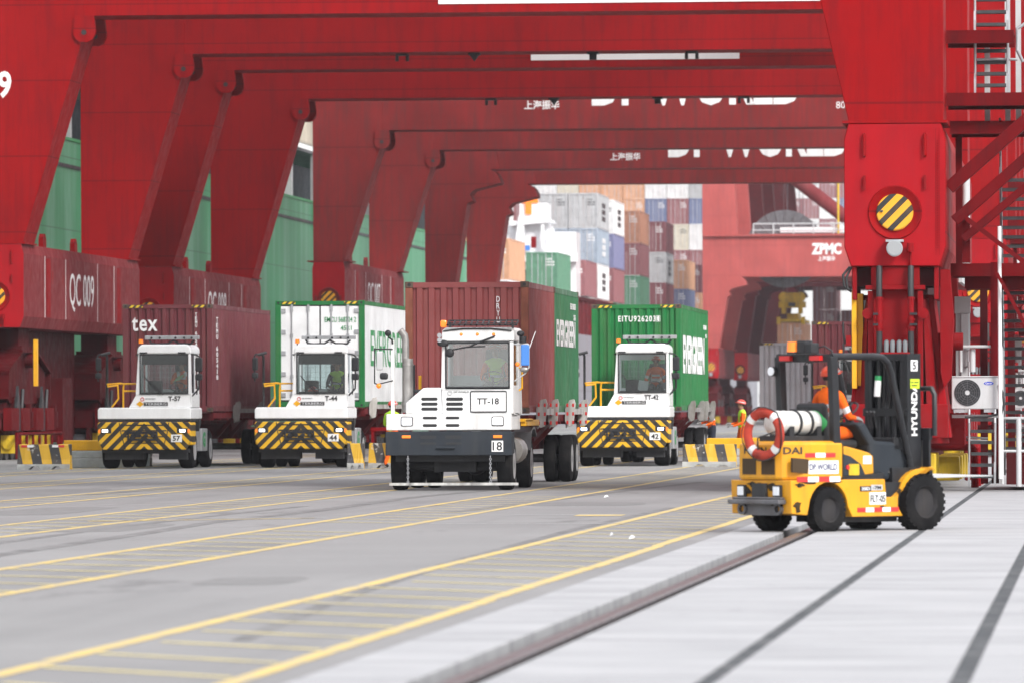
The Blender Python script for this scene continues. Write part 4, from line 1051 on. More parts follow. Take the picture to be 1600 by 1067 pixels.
# ------------------------------------------------------------------ the big bonneted tractor in the middle
def bonnet_tractor():
    t = thing("terminal_tractor", "big white bonneted truck with dark bumper, number 18 plate and blue mirror, centre lane", "truck", (-12.34, Yd(-12.34,122), 0), 0, "container trucks driving towards the camera")
    W_ = M['white_worn']
    def slots(parent, cells, y):
        for x0, x1, z0, z1 in cells:
            MB().prism([(x0+.02,z0),(x1-.02,z0),(x1,(z0+z1)/2),(x1-.02,z1),(x0+.02,z1),(x0,(z0+z1)/2)], y-.004, y+.02).build("vent_slot", M['letter_black'], parent)
    b = MB().prism([(-1.21,.67),(1.21,.67),(1.21,1.10),(1.19,1.13),(-1.19,1.13),(-1.21,1.10)], 0, .24).box(1.16,1.20,.24,.7,.70,1.12).build("bumper", M['charcoal'], t, bevel=.015)
    slots(b, [(-.55,-.23,.99,1.05),(-.07,.26,.99,1.05),(-.55,-.23,.88,.92),(-.07,.26,.88,.92)], 0)
    MB().box(-.23,.12,-.05,.0,.80,.84).build("step", M['charcoal'], b, bevel=.01)
    for x in (-.81,.94): MB().box(x-.085,x+.085,-.02,.0,1.0,1.055).build("indicator", M['orange_lens'], b, bevel=.015)
    p = MB().box(.825,1.045,-.012,-.001,.74,.95).build("number_plate", M['white_plate'], b)
    lettering(p, "18", (.935,-.013,.845), .18, .165, M['letter_black'], '-y', bold=.012)
    f = MB().box(-1.20,1.20,.03,1.9,1.15,1.46).build("bonnet_front", W_, t, bevel=.02)
    slots(f, [(-.50,-.22,1.36,1.41),(-.06,.21,1.36,1.41),(-.50,-.22,1.215,1.27),(-.06,.21,1.215,1.27)], .03)
    for x in (-.80,.94):
        h = MB().box(x-.115,x+.115,.005,.06,1.23,1.41).build("headlight", M['steel_dark'], f, bevel=.02)
        MB().box(x-.09,x+.09,-.004,.01,1.255,1.385).build("lens", M['head_lens'], h, bevel=.015)
    cw = MB().prism([(-.83,1.46),(-.83,1.67),(-.50,1.95),(-.42,1.96),(-.13,1.96),(-.13,1.46)], .10, 1.9).build("bonnet", W_, t, bevel=.02)
    slots(cw, [(-.535,-.215,z-.03,z+.03) for z in (1.555,1.65,1.745)], .10)
    MB().box(-.70,-.52,.25,.6,1.86,1.93).build("air_cap", M['black'], t, bevel=.03)
    c = MB().prism([(-.13,1.46),(1.22,1.46),(1.23,1.93),(-.13,1.93)], .08, .16)
    c.prism([(-.13,1.93),(-.06,1.93),(-.06,2.83),(-.13,2.83)], .08,.17).prism([(1.16,1.93),(1.235,1.93),(1.225,2.83),(1.16,2.83)], .08,.17).box(-.06,1.16,.08,.17,2.80,2.84)
    c.box(1.185,1.23,.17,.28,1.46,2.85).box(1.185,1.23,1.2,1.85,1.46,3.02).box(1.185,1.23,.28,1.2,1.46,2.0)
    c.box(-.13,-.09,.17,1.85,1.46,2.0).box(-.13,-.09,1.2,1.85,2.0,3.02).box(-.13,1.23,1.80,1.85,1.46,2.2).box(-.13,1.23,1.80,1.85,2.8,3.02)
    c.build("cab", W_, t, bevel=.015)
    slots(t, [(-.055,.275,z-.03,z+.03) for z in (1.555,1.65,1.745)], .08)
    rf = MB().prism([(-.14,2.84),(1.25,2.84),(1.25,3.04),(1.2,3.10),(-.06,3.10),(-.12,3.04)], .05, 1.9).build("cab_roof", W_, t, bevel=.02)
    for x in (.245,.555,.865): MB().ball((x,.05,2.97),.032,1,.7,1,12,6).build("marker_light", M['orange_lens'], rf, smooth=60)
    MB().prism([(-.10,3.02),(.30,3.06),(.8,3.06),(1.2,3.02),(1.22,3.045),(.8,3.09),(.3,3.09),(-.1,3.045)], .03,.05).build("roof_lip", M['black'], t)
    gd = MB().box(-.03,1.31,-.05,-.01,3.13,3.16).box(-.03,1.31,.32,.36,3.22,3.25)
    for k in range(13): gd.taper([(-.02+k*.11,-.05,3.13),(.005+k*.11,-.05,3.13),(.005+k*.11,-.05,3.16),(-.02+k*.11,-.05,3.16)],[(-.02+k*.11,.36,3.22),(.005+k*.11,.36,3.22),(.005+k*.11,.36,3.25),(-.02+k*.11,.36,3.25)])
    gd.box(-.03,1.31,.15,.18,3.17,3.19).box(0,.04,.1,.2,3.08,3.2).box(1.2,1.24,.1,.2,3.08,3.2)
    gd.build("roof_rack", M['black'], t)
    MB().box(-.16,-.04,.05,.2,3.10,3.24).build("beacon", M['orange_lens'], t, bevel=.03)
    for z in (2.86,2.95): MB().cyl((-.16,-.08,z),(-.16,.08,z),.045,.03,n=12).build("horn", M['steel'], t, smooth=50)
    fr = frame_mb(-.04,1.14,1.98,2.79,.06,.10,.03).build("window_frame", M['black'], t, bevel=.02)
    MB().box(-.04,1.14,.075,.081,1.98,2.79).build("windscreen", M['glass_pale'], t)
    MB().box(1.205,1.211,.30,1.18,2.0,2.8).build("side_window", M['glass'], t)
    MB().box(-.11,1.2,1.82,1.826,2.2,2.8).build("rear_window", M['glass'], t)
    wp = MB().tube([(.88,.03,2.92),(.50,.02,2.78),(.36,.03,2.72)],.013).tube([(.70,.04,2.74),(.36,.03,2.73),(.08,.03,2.68)],.014).tube([(.9,.03,2.94),(.6,.025,2.83)],.01)
    wp.build("wiper", M['black'], t)
    MB().box(-.06,1.16,.2,.5,1.5,2.0).build("dashboard", M['interior_pale'], t, bevel=.03)
    MB().box(.55,1.05,1.1,1.55,1.46,2.05).box(.57,1.03,1.45,1.58,2.05,2.7).build("seat", M['interior_pale'], t, bevel=.05)
    MB().lathe([(-.015,.19),(0,.205),(.015,.19),(0,.175)],(0,0,0),'z',24,close=True).cyl((0,0,0),(0,.06,-.25),.03,n=8).build("steering_wheel", M['interior'], t, loc=(.78,.66,2.16)).rotation_euler = (R(35),0,0)
    q = frame_mb(.43,1.09,1.51,1.87,.065,.08,.02).build("panel_frame", M['black'], t, bevel=.02)
    MB().box(.43,1.09,.07,.08,1.51,1.87).build("number_panel", M['white_plate'], t)
    lettering(t, "TT-18", (.75,.07,1.70), .42, .12, M['letter_black'], '-y', bold=.02)
    lettering(t, "DP WORLD", (.24,.08,1.88), .29, .032, M['letter_black'], '-y')
    MB().lathe([(-.002,.025),(-.002,.05),(.002,.05),(.002,.025)],(0,0,0),'y',18,close=True).build("logo", M['grey_light'], t, loc=(.02,.078,1.86))
    # exhaust stack
    MB().cyl((-.86,.75,1.5),(-.86,.75,2.52),.105,n=20).cyl((-.86,.75,2.38),(-.86,.75,2.42),.115,n=20).build("exhaust_muffler", M['exhaust'], t, smooth=40)
    MB().tube([(-.90,.75,2.50),(-.90,.75,2.85),(-.92,.75,2.96),(-1.0,.72,3.06)],.07,n=14).build("exhaust_pipe", M['exhaust'], t, smooth=50)
    MB().cyl((-.76,.80,1.5),(-.76,.80,2.4),.04,n=10).build("intake_pipe", M['black'], t)
    # left mirror mast
    MB().box(-1.16,-1.09,.5,.57,1.46,2.86).build("mirror_post", W_, t, bevel=.01)
    ms = MB().tube([(-1.12,.5,2.80),(-1.13,.45,2.88),(-1.20,.4,2.93)],.016).ball((-1.20,.4,3.0),.062,1,.6,1,14,8,-1).build("round_mirror", M['black'], t, smooth=50)
    MB().tube([(-1.12,.5,2.70),(-1.45,.4,2.70),(-1.46,.4,2.65)],.014).tube([(-1.46,.4,2.72),(-1.46,.4,2.05),(-1.4,.4,2.03),(-1.12,.5,2.10)],.012).build("mirror_arm", M['black'], t)
    MB().box(-1.42,-1.30,.36,.44,2.3,2.66).build("mirror", M['grey_light'], t, bevel=.02)
    MB().box(-1.36,-1.20,.36,.44,2.12,2.25).build("wide_mirror", M['black'], t, bevel=.04)
    MB().ball((-1.38,.4,2.0),.05,1,.7,1,12,6).build("indicator", M['orange_lens'], t, smooth=60)
    # right mirror and aerial
    MB().tube([(1.23,.3,2.78),(1.5,.25,2.78),(1.52,.25,2.74)],.016).tube([(1.52,.25,2.78),(1.52,.25,2.34),(1.44,.28,2.22),(1.24,.3,2.08)],.016).build("mirror_arm", M['grey_light'], t, smooth=50)
    MB().box(1.37,1.53,.20,.30,2.37,2.77).build("mirror", M['mirror_blue'], t, bevel=.02)
    MB().ball((1.43,.25,2.30),.10,.9,.5,.55,14,8).build("wide_mirror", M['exhaust'], t, smooth=60)
    MB().cyl((1.40,.3,2.80),(1.40,.3,2.93),.07,n=14).ball((1.36,.3,2.98),.075,1,1,.8,14,6).build("speaker_horn", M['black'], t, smooth=50)
    MB().cyl((1.53,.25,2.7),(1.65,.25,3.02),.008,n=6).build("aerial", M['white_plate'], t)
    MB().ball((1.30,.28,2.40),.045,1,1,1,12,6).build("side_indicator", M['orange_lens'], t, smooth=60)
    MB().ball((-.10,-.02,2.80),.11,1.0,.3,.6,14,8).build("round_mirror", M['black'], t, smooth=60)
    MB().ball((.02,.06,2.62),.085,1,.4,1,14,8).build("fan", M['black'], t, smooth=60)
    MB().tube([(1.26,1.0,1.9),(1.32,1.0,1.95),(1.32,1.0,2.3),(1.26,1.0,2.35)],.018).build("grab_bar", M['yellow_rail'], t)
    MB().tube([(-.75,1.95,1.5),(-.75,1.95,2.2)],.03).build("grab_bar", M['yellow_rail'], t)
    # bar on chains under the bumper
    bar = MB().box(-1.14,1.33,-.02,.06,.10,.15).build("sweep_bar", paint("scraped white bar",(.5,.5,.48),.6,.2,(.03,.03,.03),.9,scale=9,chips=(.03,.03,.03)), t)
    for x in (-.78,.80):
        ch = MB()
        for k in range(12):
            z = .17+k*.043
            ch.lathe([(-.006,.014),(.006,.014),(.006,.026),(-.006,.026)],(x,.0,z),'x' if k % 2 else 'y',8,close=True)
        ch.build("chain", M['steel'], t)
    for s in (-1, 1):
        wheel_parts(t, s*1.02, .95, .5, .30, s)
        wheel_parts(t, s*1.06, 4.35, .5, .28, s, True)
    MB().cyl((-.9,.95,.46),(.9,.95,.46),.10,n=10).build("axle", M['black'], t)
    MB().box(-.35,.45,.7,1.3,.35,.62).build("engine_sump", M['black'], t)
    MB().cyl((-.9,4.35,.5),(.9,4.35,.5),.12,n=10).ball((.1,4.35,.5),.25,1,1,1,12,8).build("axle", M['black'], t)
    for s in (-1, 1):
        MB().box(min(s*.40,s*.52),max(s*.40,s*.52),.24,5.2,.75,1.12).build("frame_rail", M['black'], t)
    MB().box(-1.05,1.05,.3,.5,.55,.72).build("under_guard", M['black'], t)
    MB().box(-.45,.45,3.9,4.8,1.12,1.30).build("fifth_wheel", M['steel_dark'], t, bevel=.03)
    MB().box(1.20,1.30,2.0,5.0,1.22,1.34).box(.9,1.3,1.95,3.6,1.30,1.36).build("side_step", M['yellow_rail'], t, bevel=.01)
    MB().prism([(3.75,.75),(3.8,1.05),(4.1,1.15),(4.6,1.15),(4.95,1.0),(4.95,1.06),(4.6,1.2),(4.1,1.2),(3.75,1.1)], .9,1.25,'x').build("mud_guard", M['steel_dark'], t)
    MB().cyl((1.0,1.7,.75),(1.0,2.9,.75),.26,n=18).build("fuel_tank", M['exhaust'], t, smooth=40)
    return t
TT18 = bonnet_tractor()
# ------------------------------------------------------------------ forklift (local +x is forward, right side towards the camera)
FA = R(47)
FL = thing("forklift", "yellow forklift with a gas cylinder and lifebuoy at its back, driving over the rail slot", "forklift", (-3.76, 80.45, 0), FA)
fx = lambda a: (a-525)*.00363
fz = lambda b: (1000-b)*.002475
def poly(pts): return [(fx(a), fz(b)) for a, b in pts]
VENT = flat('brown vent shade', (.05,.028,.01), .8)  # dark brown painted as the shade inside the yellow vents
def build_forklift():
    t = FL; Y = M['yellow']; B = M['black_satin']
    arch = [(fx(525)+.345*math.cos(R(a)), .285+.345*math.sin(R(a))) for a in range(5, 181, 14)]
    low = [(-.64,.24),(-.66,.66),(fx(600),.66),(fx(800),.66)] + poly([(806,825),(838,825),(899,765),(975,693),(1010,678),(1042,672),(1054,690)])
    low += [(1.65+.42*math.cos(R(a)), .36+.42*math.sin(R(a))) for a in range(75, 200, 14)] + [(1.32,.19),(.42,.19)] + arch + [(-.37,.22)]
    MB().prism(low, -.54, .54).build("chassis", Y, t, bevel=.012)
    MB().box(.35,1.35,-.40,.40,.12,.30).cyl((0,-.45,.285),(0,.45,.285),.07,n=12).build("underbody", M['black'], t)
    plan = [(-.69,-.30),(-.66,-.38),(-.42,-.53),(.27,-.53),(.27,.53),(-.42,.53),(-.66,.38),(-.69,.30)]
    cw = MB().prism(plan, .662, 1.10, 'z')
    cw.taper([(a,b,1.10) for a,b in plan],[(a*.9+.02,b*.93,1.145) for a,b in plan])
    cw = cw.build("counterweight", Y, t, bevel=.035)
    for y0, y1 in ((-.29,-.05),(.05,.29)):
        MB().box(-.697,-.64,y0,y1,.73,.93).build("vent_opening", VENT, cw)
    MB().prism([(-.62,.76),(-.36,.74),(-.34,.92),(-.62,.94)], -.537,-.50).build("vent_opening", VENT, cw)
    lettering(cw, "HYUN", (-.692,.06,1.03), .40, .085, M['letter_black'], '-x', bold=.02)
    tx = lettering(cw, "DAI", (0,0,0), .24, .085, M['letter_black'], '-y', bold=.02)
    tx.location = (-.545,-.458,1.03); tx.rotation_euler = (0,0,R(-32))
    for x0, x1, z0, z1 in ((-.55,.55,.655,.662),):
        MB().box(-.40,.27,-.533,-.52,z0-.004,z1).box(.262,.268,-.534,-.52,.67,1.1).build("panel_gap", M['letter_black'], cw)
    gr_ = paint("black road grime", (.03,.025,.02), .9, .3, (.12,.07,.02), .6, scale=9, streak=False)
    for k, (x, y, z, a, b) in enumerate(((-.668,-.20,.58,.10,.05),(-.668,.10,.60,.16,.04),(-.668,.24,.52,.08,.06),(-.668,-.30,.36,.12,.05))):
        rr_ = random.Random(k); n = 14
        MB().add([(x-.004,y+a*math.cos(2*math.pi*i/n)*rr_.uniform(.5,1.2),z+b*math.sin(2*math.pi*i/n)*rr_.uniform(.5,1.3)) for i in range(n)],[tuple(range(n))]).build("grime_patch", gr_, t)
    for k, (x, z, a, b) in enumerate(((-.50,.60,.10,.03),(-.34,.63,.14,.02),(.15,.63,.09,.02),(.95,.30,.10,.025),(-.55,.34,.08,.08),(1.25,.50,.05,.04))):
        rr_ = random.Random(k+9); n = 14
        MB().add([(x+a*math.cos(2*math.pi*i/n)*rr_.uniform(.4,1.2),-.5445,z+b*math.sin(2*math.pi*i/n)*rr_.uniform(.5,1.3)) for i in range(n)],[tuple(range(n))]).build("grime_patch", gr_, t)
    hood = MB().prism(poly([(588,560),(640,566),(700,583),(745,598),(766,615),(768,707),(600,738)]), -.46, .46).build("hood", Y, t, bevel=.02)
    MB().prism(poly([(604,600),(650,615),(700,655),(724,715),(604,718)]), -.475, -.459).build("side_panel", M['charcoal'], hood, bevel=.008)
    MB().box(fx(640),fx(690),-.482,-.474,fz(712),fz(655)).build("yellow_label", M['yellow_dirty'], hood)
    MB().cyl((fx(634),-.49,fz(672)),(fx(634),-.47,fz(672)),.03,n=14).build("red_knob", M['red_lens'], hood)
    MB().box(fx(714),fx(754),-.466,-.459,fz(656),fz(614)).build("white_label", M['white_plate'], hood)
    MB().box(fx(770),fx(1000),-.50,.50,.40,.46).build("foot_plate", B, t)
    MB().box(fx(802),fx(990),-.505,.505,.34,.62).box(fx(860),fx(1000),-.45,.45,.62,.80).build("step_well", B, t)
    MB().prism(poly([(600,735),(800,733),(808,700),(600,722)]), -.50,.50).build("floor_trim", B, t)
    MB().prism(poly([(700,452),(742,440),(792,538),(905,548),(935,600),(955,665),(930,690),(850,740),(770,712),(762,560)]), -.40, .40).build("cowl", M['charcoal'], t, bevel=.04)
    MB().box(.33,.80,-.27,.27,1.04,1.16).prism([(.22,1.12),(.36,1.12),(.30,1.62),(.18,1.62)], -.25,.25).build("seat", M['black'], t, bevel=.05)
    st = MB().lathe([(-.014,.17),(0,.186),(.014,.17),(0,.156)],(0,0,0),'z',26,close=True).cyl((-.17,0,0),(.17,0,0),.012,n=6).cyl((0,0,-.02),(0,0,.02),.04,n=12).build("steering_wheel", M['black'], t, smooth=50, loc=(.86,.02,1.52))
    st.rotation_euler = (0, R(-38), 0)
    MB().cyl((.88,.02,1.5),(1.12,.02,1.15),.03,n=10).build("steering_column", M['black'], t)
    for k in range(3): MB().tube([(1.05,-.22-k*.06,1.3),(1.0,-.22-k*.06,1.48)],.008).ball((1.0,-.22-k*.06,1.5),.022,n=10,k=6).build("lever", M['black'], t)
    # overhead guard
    for s in (-1, 1):
        y = s*.47
        MB().prism([(.14,.70),(.27,.70),(.24,1.3),(.20,2.2),(.08,2.2),(.12,1.3)], y-.045, y+.045).build("guard_post", B, t, bevel=.015)
        MB().tube([(.12,y,2.20),(.85,y,2.205),(1.02,y,2.19),(1.12,y,2.12),(1.18,y,2.0),(1.52,y,.82)],.042,n=12).build("guard_bar", B, t, smooth=40)
    g = MB().box(.08,.18,-.48,.48,2.13,2.23).box(1.0,1.06,-.47,.47,2.16,2.22)
    for k in range(5): g.box(.18,1.0,-.33+k*.16,-.30+k*.16,2.17,2.22)
    g.build("guard_roof", B, t)
    for y in (-.27,.27): MB().box(.02,.08,y-.09,y+.09,2.15,2.21).build("tail_light", M['red_lens'], t)
    be = MB().cyl((.05,.13,2.235),(.05,.13,2.26),.085,n=18).build("beacon_base", M['black'], t)
    MB().cyl((.05,.13,2.26),(.05,.13,2.385),.085,.078,n=20).build("beacon", M['orange_lens'], be, smooth=40)
    MB().box(.0,.15,-.12,.03,2.235,2.40).box(-.02,.12,-.26,-.14,2.235,2.37).build("alarm_speaker", M['black'], t, bevel=.015)
    MB().tube([(.1,-.2,2.3),(.15,-.32,2.33),(.2,-.4,2.27),(.2,-.44,2.2)],.01).build("cable", M['black'], t)
    wl = MB().cyl((.04,.53,2.02),(.13,.53,2.02),.062,n=18).build("work_light", M['black'], t)
    MB().cyl((.03,.53,2.02),(.042,.53,2.02),.055,n=18).build("lens", M['head_lens_off'], wl)
    # mast, carriage, forks
    for s in (-1, 1):
        m = MB().prism([(min(s*.30,s*.44),2.0),(min(s*.30,s*.44),2.22),(max(s*.30,s*.44),2.22),(max(s*.30,s*.44),2.0)][::1], 0, 1, 'z')
        MB().box(1.560,1.780,min(s*.335,s*.385),max(s*.335,s*.385),.14,2.24).box(1.560,1.600,min(s*.25,s*.335),max(s*.25,s*.335),.14,2.24).box(1.740,1.780,min(s*.25,s*.335),max(s*.25,s*.335),.14,2.24).build("mast_rail", B, t, bevel=.006)
        MB().box(1.620,1.800,min(s*.19,s*.25),max(s*.19,s*.25),.2,2.2).build("inner_rail", B, t)
        MB().cyl((1.580,s*.14,.2),(1.580,s*.14,1.5),.04,n=14).cyl((1.580,s*.14,1.5),(1.580,s*.14,2.15),.026,n=12).build("lift_cylinder", M['black_satin'], t, smooth=40)
        MB().tube([(1.2,s*.38,.72),(1.53,s*.33,1.05)],.035).build("tilt_cylinder", B, t)
        for k in range(2): MB().box(1.660,1.680,s*.08+k*.05-.012,s*.08+k*.05+.012,.3,2.2).build("lift_chain", M['steel_dark'], t)
    for bx_ in ((1.540,1.640,-.385,.385,2.16,2.24),(1.530,1.580,-.385,.385,1.45,1.55),(1.530,1.620,-.36,.36,.25,.38)): MB().box(*bx_).build("mast_crossbar", B, t)
    bk = MB()
    for k in range(3): bk.tube([(1.630,-.14+k*.12,.3),(1.610,-.14+k*.12,1.3),(1.640,-.10+k*.10,2.15)],.022)
    bk.build("mast_hose", M['hose'], t, smooth=50)
    MB().box(1.700,1.730,-.30,.30,1.62,2.2).build("mast_plate", B, t)
    MB().box(1.700,1.730,-.30,.30,.3,.95).build("mast_plate", B, t)
    MB().box(1.30,1.55,-.40,.40,1.02,1.18).tube([(1.2,.3,1.1),(1.25,.32,1.5),(1.2,.3,1.62)],.025).build("instrument_panel", M['black'], t, bevel=.02)
    pn = MB().box(1.550,1.790,-.395,-.385,.86,2.24).build("mast_cover", B, t)
    lettering(pn, "HYUNDAI", (1.670,-.396,1.55), .70, .105, M['letter_white'], '-y', turn=math.pi/2, bold=.03)
    p5 = MB().box(1.610,1.730,-.400,-.395,2.02,2.16).build("number_plate", M['white_plate'], pn)
    lettering(p5, "5", (1.670,-.401,2.09), .06, .10, M['letter_black'], '-y', bold=.02)
    mb_ = flat("lime inspection tag", (.55,.72,.03), .5)
    tg = MB().box(1.600,1.760,-.402,-.396,1.80,1.92).build("inspection_tag", mb_, pn)
    MB().box(1.610,1.650,-.404,-.402,1.87,1.885).box(1.670,1.740,-.404,-.402,1.87,1.885).box(1.620,1.720,-.404,-.402,1.83,1.845).build("tag_marks", M['letter_black'], tg)
    c = MB().box(1.820,1.880,-.52,.52,1.15,1.30).box(1.820,1.880,-.52,.52,.64,.80).box(1.80,1.84,-.36,.36,.62,1.34)
    for y in (-.45,-.15,.15,.45): c.box(1.820,1.860,y-.06,y+.06,.78,1.17)
    c.build("carriage", B, t, bevel=.01)
    br = MB().tube([(1.880,-.55,1.20),(1.880,-.55,1.72),(1.880,-.50,1.80),(1.880,.50,1.80),(1.880,.55,1.72),(1.880,.55,1.20)],.032)
    for y in (-.2,.2): br.box(1.870,1.890,y-.02,y+.02,1.2,1.80)
    br.build("load_backrest", B, t, smooth=40)
    for y in (-.40,.28):
        MB().prism([(1.89,1.30),(1.94,1.30),(1.94,.72),(3.1,.685),(3.1,.675),(1.89,.66)], y, y+.13).build("fork", M['grey_light'], t, bevel=.006)
    # wheels
    def wheel(x, y, r, w_, s):
        h = w_/2
        pr = [(-h,r*.56),(-h,r*.84),(-h*.85,r*.95),(-h*.5,r),(h*.5,r),(h*.85,r*.95),(h,r*.84),(h,r*.56)]
        o = MB().lathe(pr,(0,0,0),'y',40,caps=False)
        for k in range(26):      # tread lugs
            a = 2*math.pi*k/26; ca, sa = math.cos(a), math.sin(a); tw = .022
            for q in (-1, 1):
                e = [( (r-.015)*ca-tw*sa, q*h*.12,(r-.015)*sa+tw*ca),((r-.015)*ca+tw*sa, q*h*.12,(r-.015)*sa-tw*ca),((r-.02)*ca+tw*sa, q*h*.9,(r-.02)*sa-tw*ca),((r-.02)*ca-tw*sa, q*h*.9,(r-.02)*sa+tw*ca)]
                f_ = [(p[0]*(1+.022/r), p[1], p[2]*(1+.022/r)) for p in e]
                o.taper(e, f_)
        o = o.build("wheel", M['rubber'], t, smooth=35, loc=(x,y,r))
        rp_ = [(-s*h*.2,.0),(-s*h*.2,r*.30),(s*h*.05,r*.36),(s*h*.15,r*.46),(s*h*.85,r*.53),(s*h*1.0,r*.56),(s*h*1.0,r*.61),(s*h*.6,r*.6)]
        rm = MB().lathe(rp_,(0,0,0),'y',32).cyl((0,-s*h*.2,0),(0,s*h*.45,0),r*.16,n=16)
        for k in range(6):
            a = 2*math.pi*k/6; rm.cyl((r*.25*math.cos(a),-s*h*.2,r*.25*math.sin(a)),(r*.25*math.cos(a),s*h*.05,r*.25*math.sin(a)),.014,n=6)
        rm.build("rim", M['rim_dark'], o, smooth=35)
    for s in (-1, 1):
        wheel(0, s*.47, .285, .20, s); wheel(1.65, s*.50, .36, .25, s)
    # plates and reflective strips on the near side
    def strip(a0, a1, b0, b1, seq, y):
        n = len(seq)
        for k, q in enumerate(seq):
            x0 = fx(a0)+(fx(a1)-fx(a0))*k/n; x1 = fx(a0)+(fx(a1)-fx(a0))*(k+1)/n
            MB().box(x0,x1,y-.005,y+.002,fz(b1),fz(b0)).build("reflector_strip", M['reflector_red'] if q == 'r' else M['white_plate'], t)
    strip(415, 560, 597, 620, 'rwr', -.531); strip(372, 580, 716, 743, 'rwrw', -.541); strip(663, 866, 877, 900, 'rwrwr', -.541)
    p = MB().box(fx(430),fx(574),-.538,-.53,fz(703),fz(636)).build("sign_plate", M['white_plate'], cw)
    lettering(p, "DP WORLD", (fx(500),-.539,fz(668)), .48, .08, flat("dark blue lettering",(.05,.06,.14),.5), '-y', bold=.015)
    p = MB().box(fx(722),fx(802),-.546,-.54,fz(862),fz(800)).build("sign_plate", M['white_plate'], t)
    lettering(p, "FLT-05", (fx(762),-.547,fz(832)), .26, .09, M['letter_black'], '-y', bold=.02)
    p = MB().box(fx(676),fx(730),-.546,-.54,fz(794),fz(768)).build("model_plate", M['letter_black'], t)
    lettering(p, "30D", (fx(703),-.547,fz(781)), .15, .04, M['white_plate'], '-y', bold=.02)
    p = MB().box(fx(730),fx(786),-.546,-.54,fz(790),fz(762)).build("model_plate", M['grey_light'], t)
    lettering(p, "-7M", (fx(758),-.547,fz(776)), .14, .04, M['letter_black'], '-y', bold=.02)
    # rear: bumper bar, lamps, tow pin
    MB().box(-.80,-.66,-.46,.46,.36,.42).box(-.74,-.66,-.44,.44,.42,.45).build("rear_bumper", M['steel_dark'], t, bevel=.02)
    for y in (-.32,.32):
        l = MB().box(-.70,-.655,y-.07,y+.07,.45,.60).build("rear_lamp", M['black'], t, bevel=.01)
        MB().box(-.71,-.70,y-.05,y+.05,.47,.58).build("lens", M['head_lens_off'], l)
        MB().lathe([(-.03,.045),(-.03,.075),(.03,.075),(.03,.045)],(-.66,y,.30),'x',16,close=True).build("tie_ring", M['steel_dark'], t)
    MB().box(-.70,-.64,-.12,.12,.42,.62).build("tow_block", M['black'], t)
    MB().box(-.66,-.60,-.30,.30,.22,.36).build("grime_plate", M['steel_dark'], t)
    # cylinder cradle, roll kept under the roof
    MB().box(-.58,.24,-.30,.10,1.145,1.21).prism([(-.28,1.21),(-.28,1.33),(-.20,1.24),(.0,1.24),(.08,1.33),(.08,1.21)], -.42,-.34,'x').prism([(-.28,1.21),(-.28,1.33),(-.20,1.24),(.0,1.24),(.08,1.33),(.08,1.21)], .06,.14,'x').build("cylinder_cradle", M['black'], t)
    MB().cyl((1.5,.1,1.70),(1.52,.1,1.90),.042,n=14).build("rolled_sheet", M['white_plate'], t)
    MB().cyl((1.52,.1,1.90),(1.525,.1,1.96),.044,n=14).build("green_cap", M['letter_green'], t)
    chips = MB()
    return t
build_forklift()
def on_forklift(p):
    c, s = math.cos(FA), math.sin(FA)
    return (-3.76+p[0]*c-p[1]*s, 80.45+p[0]*s+p[1]*c, p[2])
GASW = paint("scuffed white gas cylinder paint", (.62,.62,.60), .45, .08, (.30,.27,.24), .6, scale=6, streak=False)
gc = thing("gas_cylinder", "white gas cylinder with green end strapped across the forklift's back", "gas cylinder", on_forklift((-.15,-.10,1.37)), FA+math.pi/2)
pr = [(-.46,.06),(-.455,.09),(-.44,.125),(-.41,.148),(-.36,.152),(.36,.152),(.40,.146),(.43,.12),(.455,.09),(.46,.05)]
MB().lathe(pr,(0,0,0),'y',32,mi=0).build("vessel", GASW, gc, smooth=50)
MB().lathe([(-.32,.1535),(-.33,.157),(-.405,.155),(-.44,.135),(-.457,.10)],(0,0,0),'y',32).build("green_band", flat("green band",(.03,.42,.10),.4), gc, smooth=50)
MB().lathe([(-.47,.05),(-.47,.115),(-.40,.118),(-.40,.13)],(0,0,0),'y',28).build("collar", flat("green collar",(.03,.40,.10),.4), gc, smooth=40)
for y in (-.16,.04):
    MB().lathe([(y-.022,.153),(y-.022,.160),(y+.022,.160),(y+.022,.153)],(0,0,0),'y',32,close=True).box(-.03,.03,y-.03,y+.03,.155,.175).build("strap", M['black'], gc)
for y in (.2,.3):
    MB().lathe([(y-.008,.152),(y,.157),(y+.008,.152)],(0,0,0),'y',32).build("weld_ring", GASW, gc, smooth=60)
MB().tube([(.0,-.47,.02),(.05,-.52,-.02),(.08,-.50,-.12),(.1,-.45,-.18)],.014).cyl((0,-.50,0),(0,-.44,0),.03,n=10).build("valve", M['black'], gc)
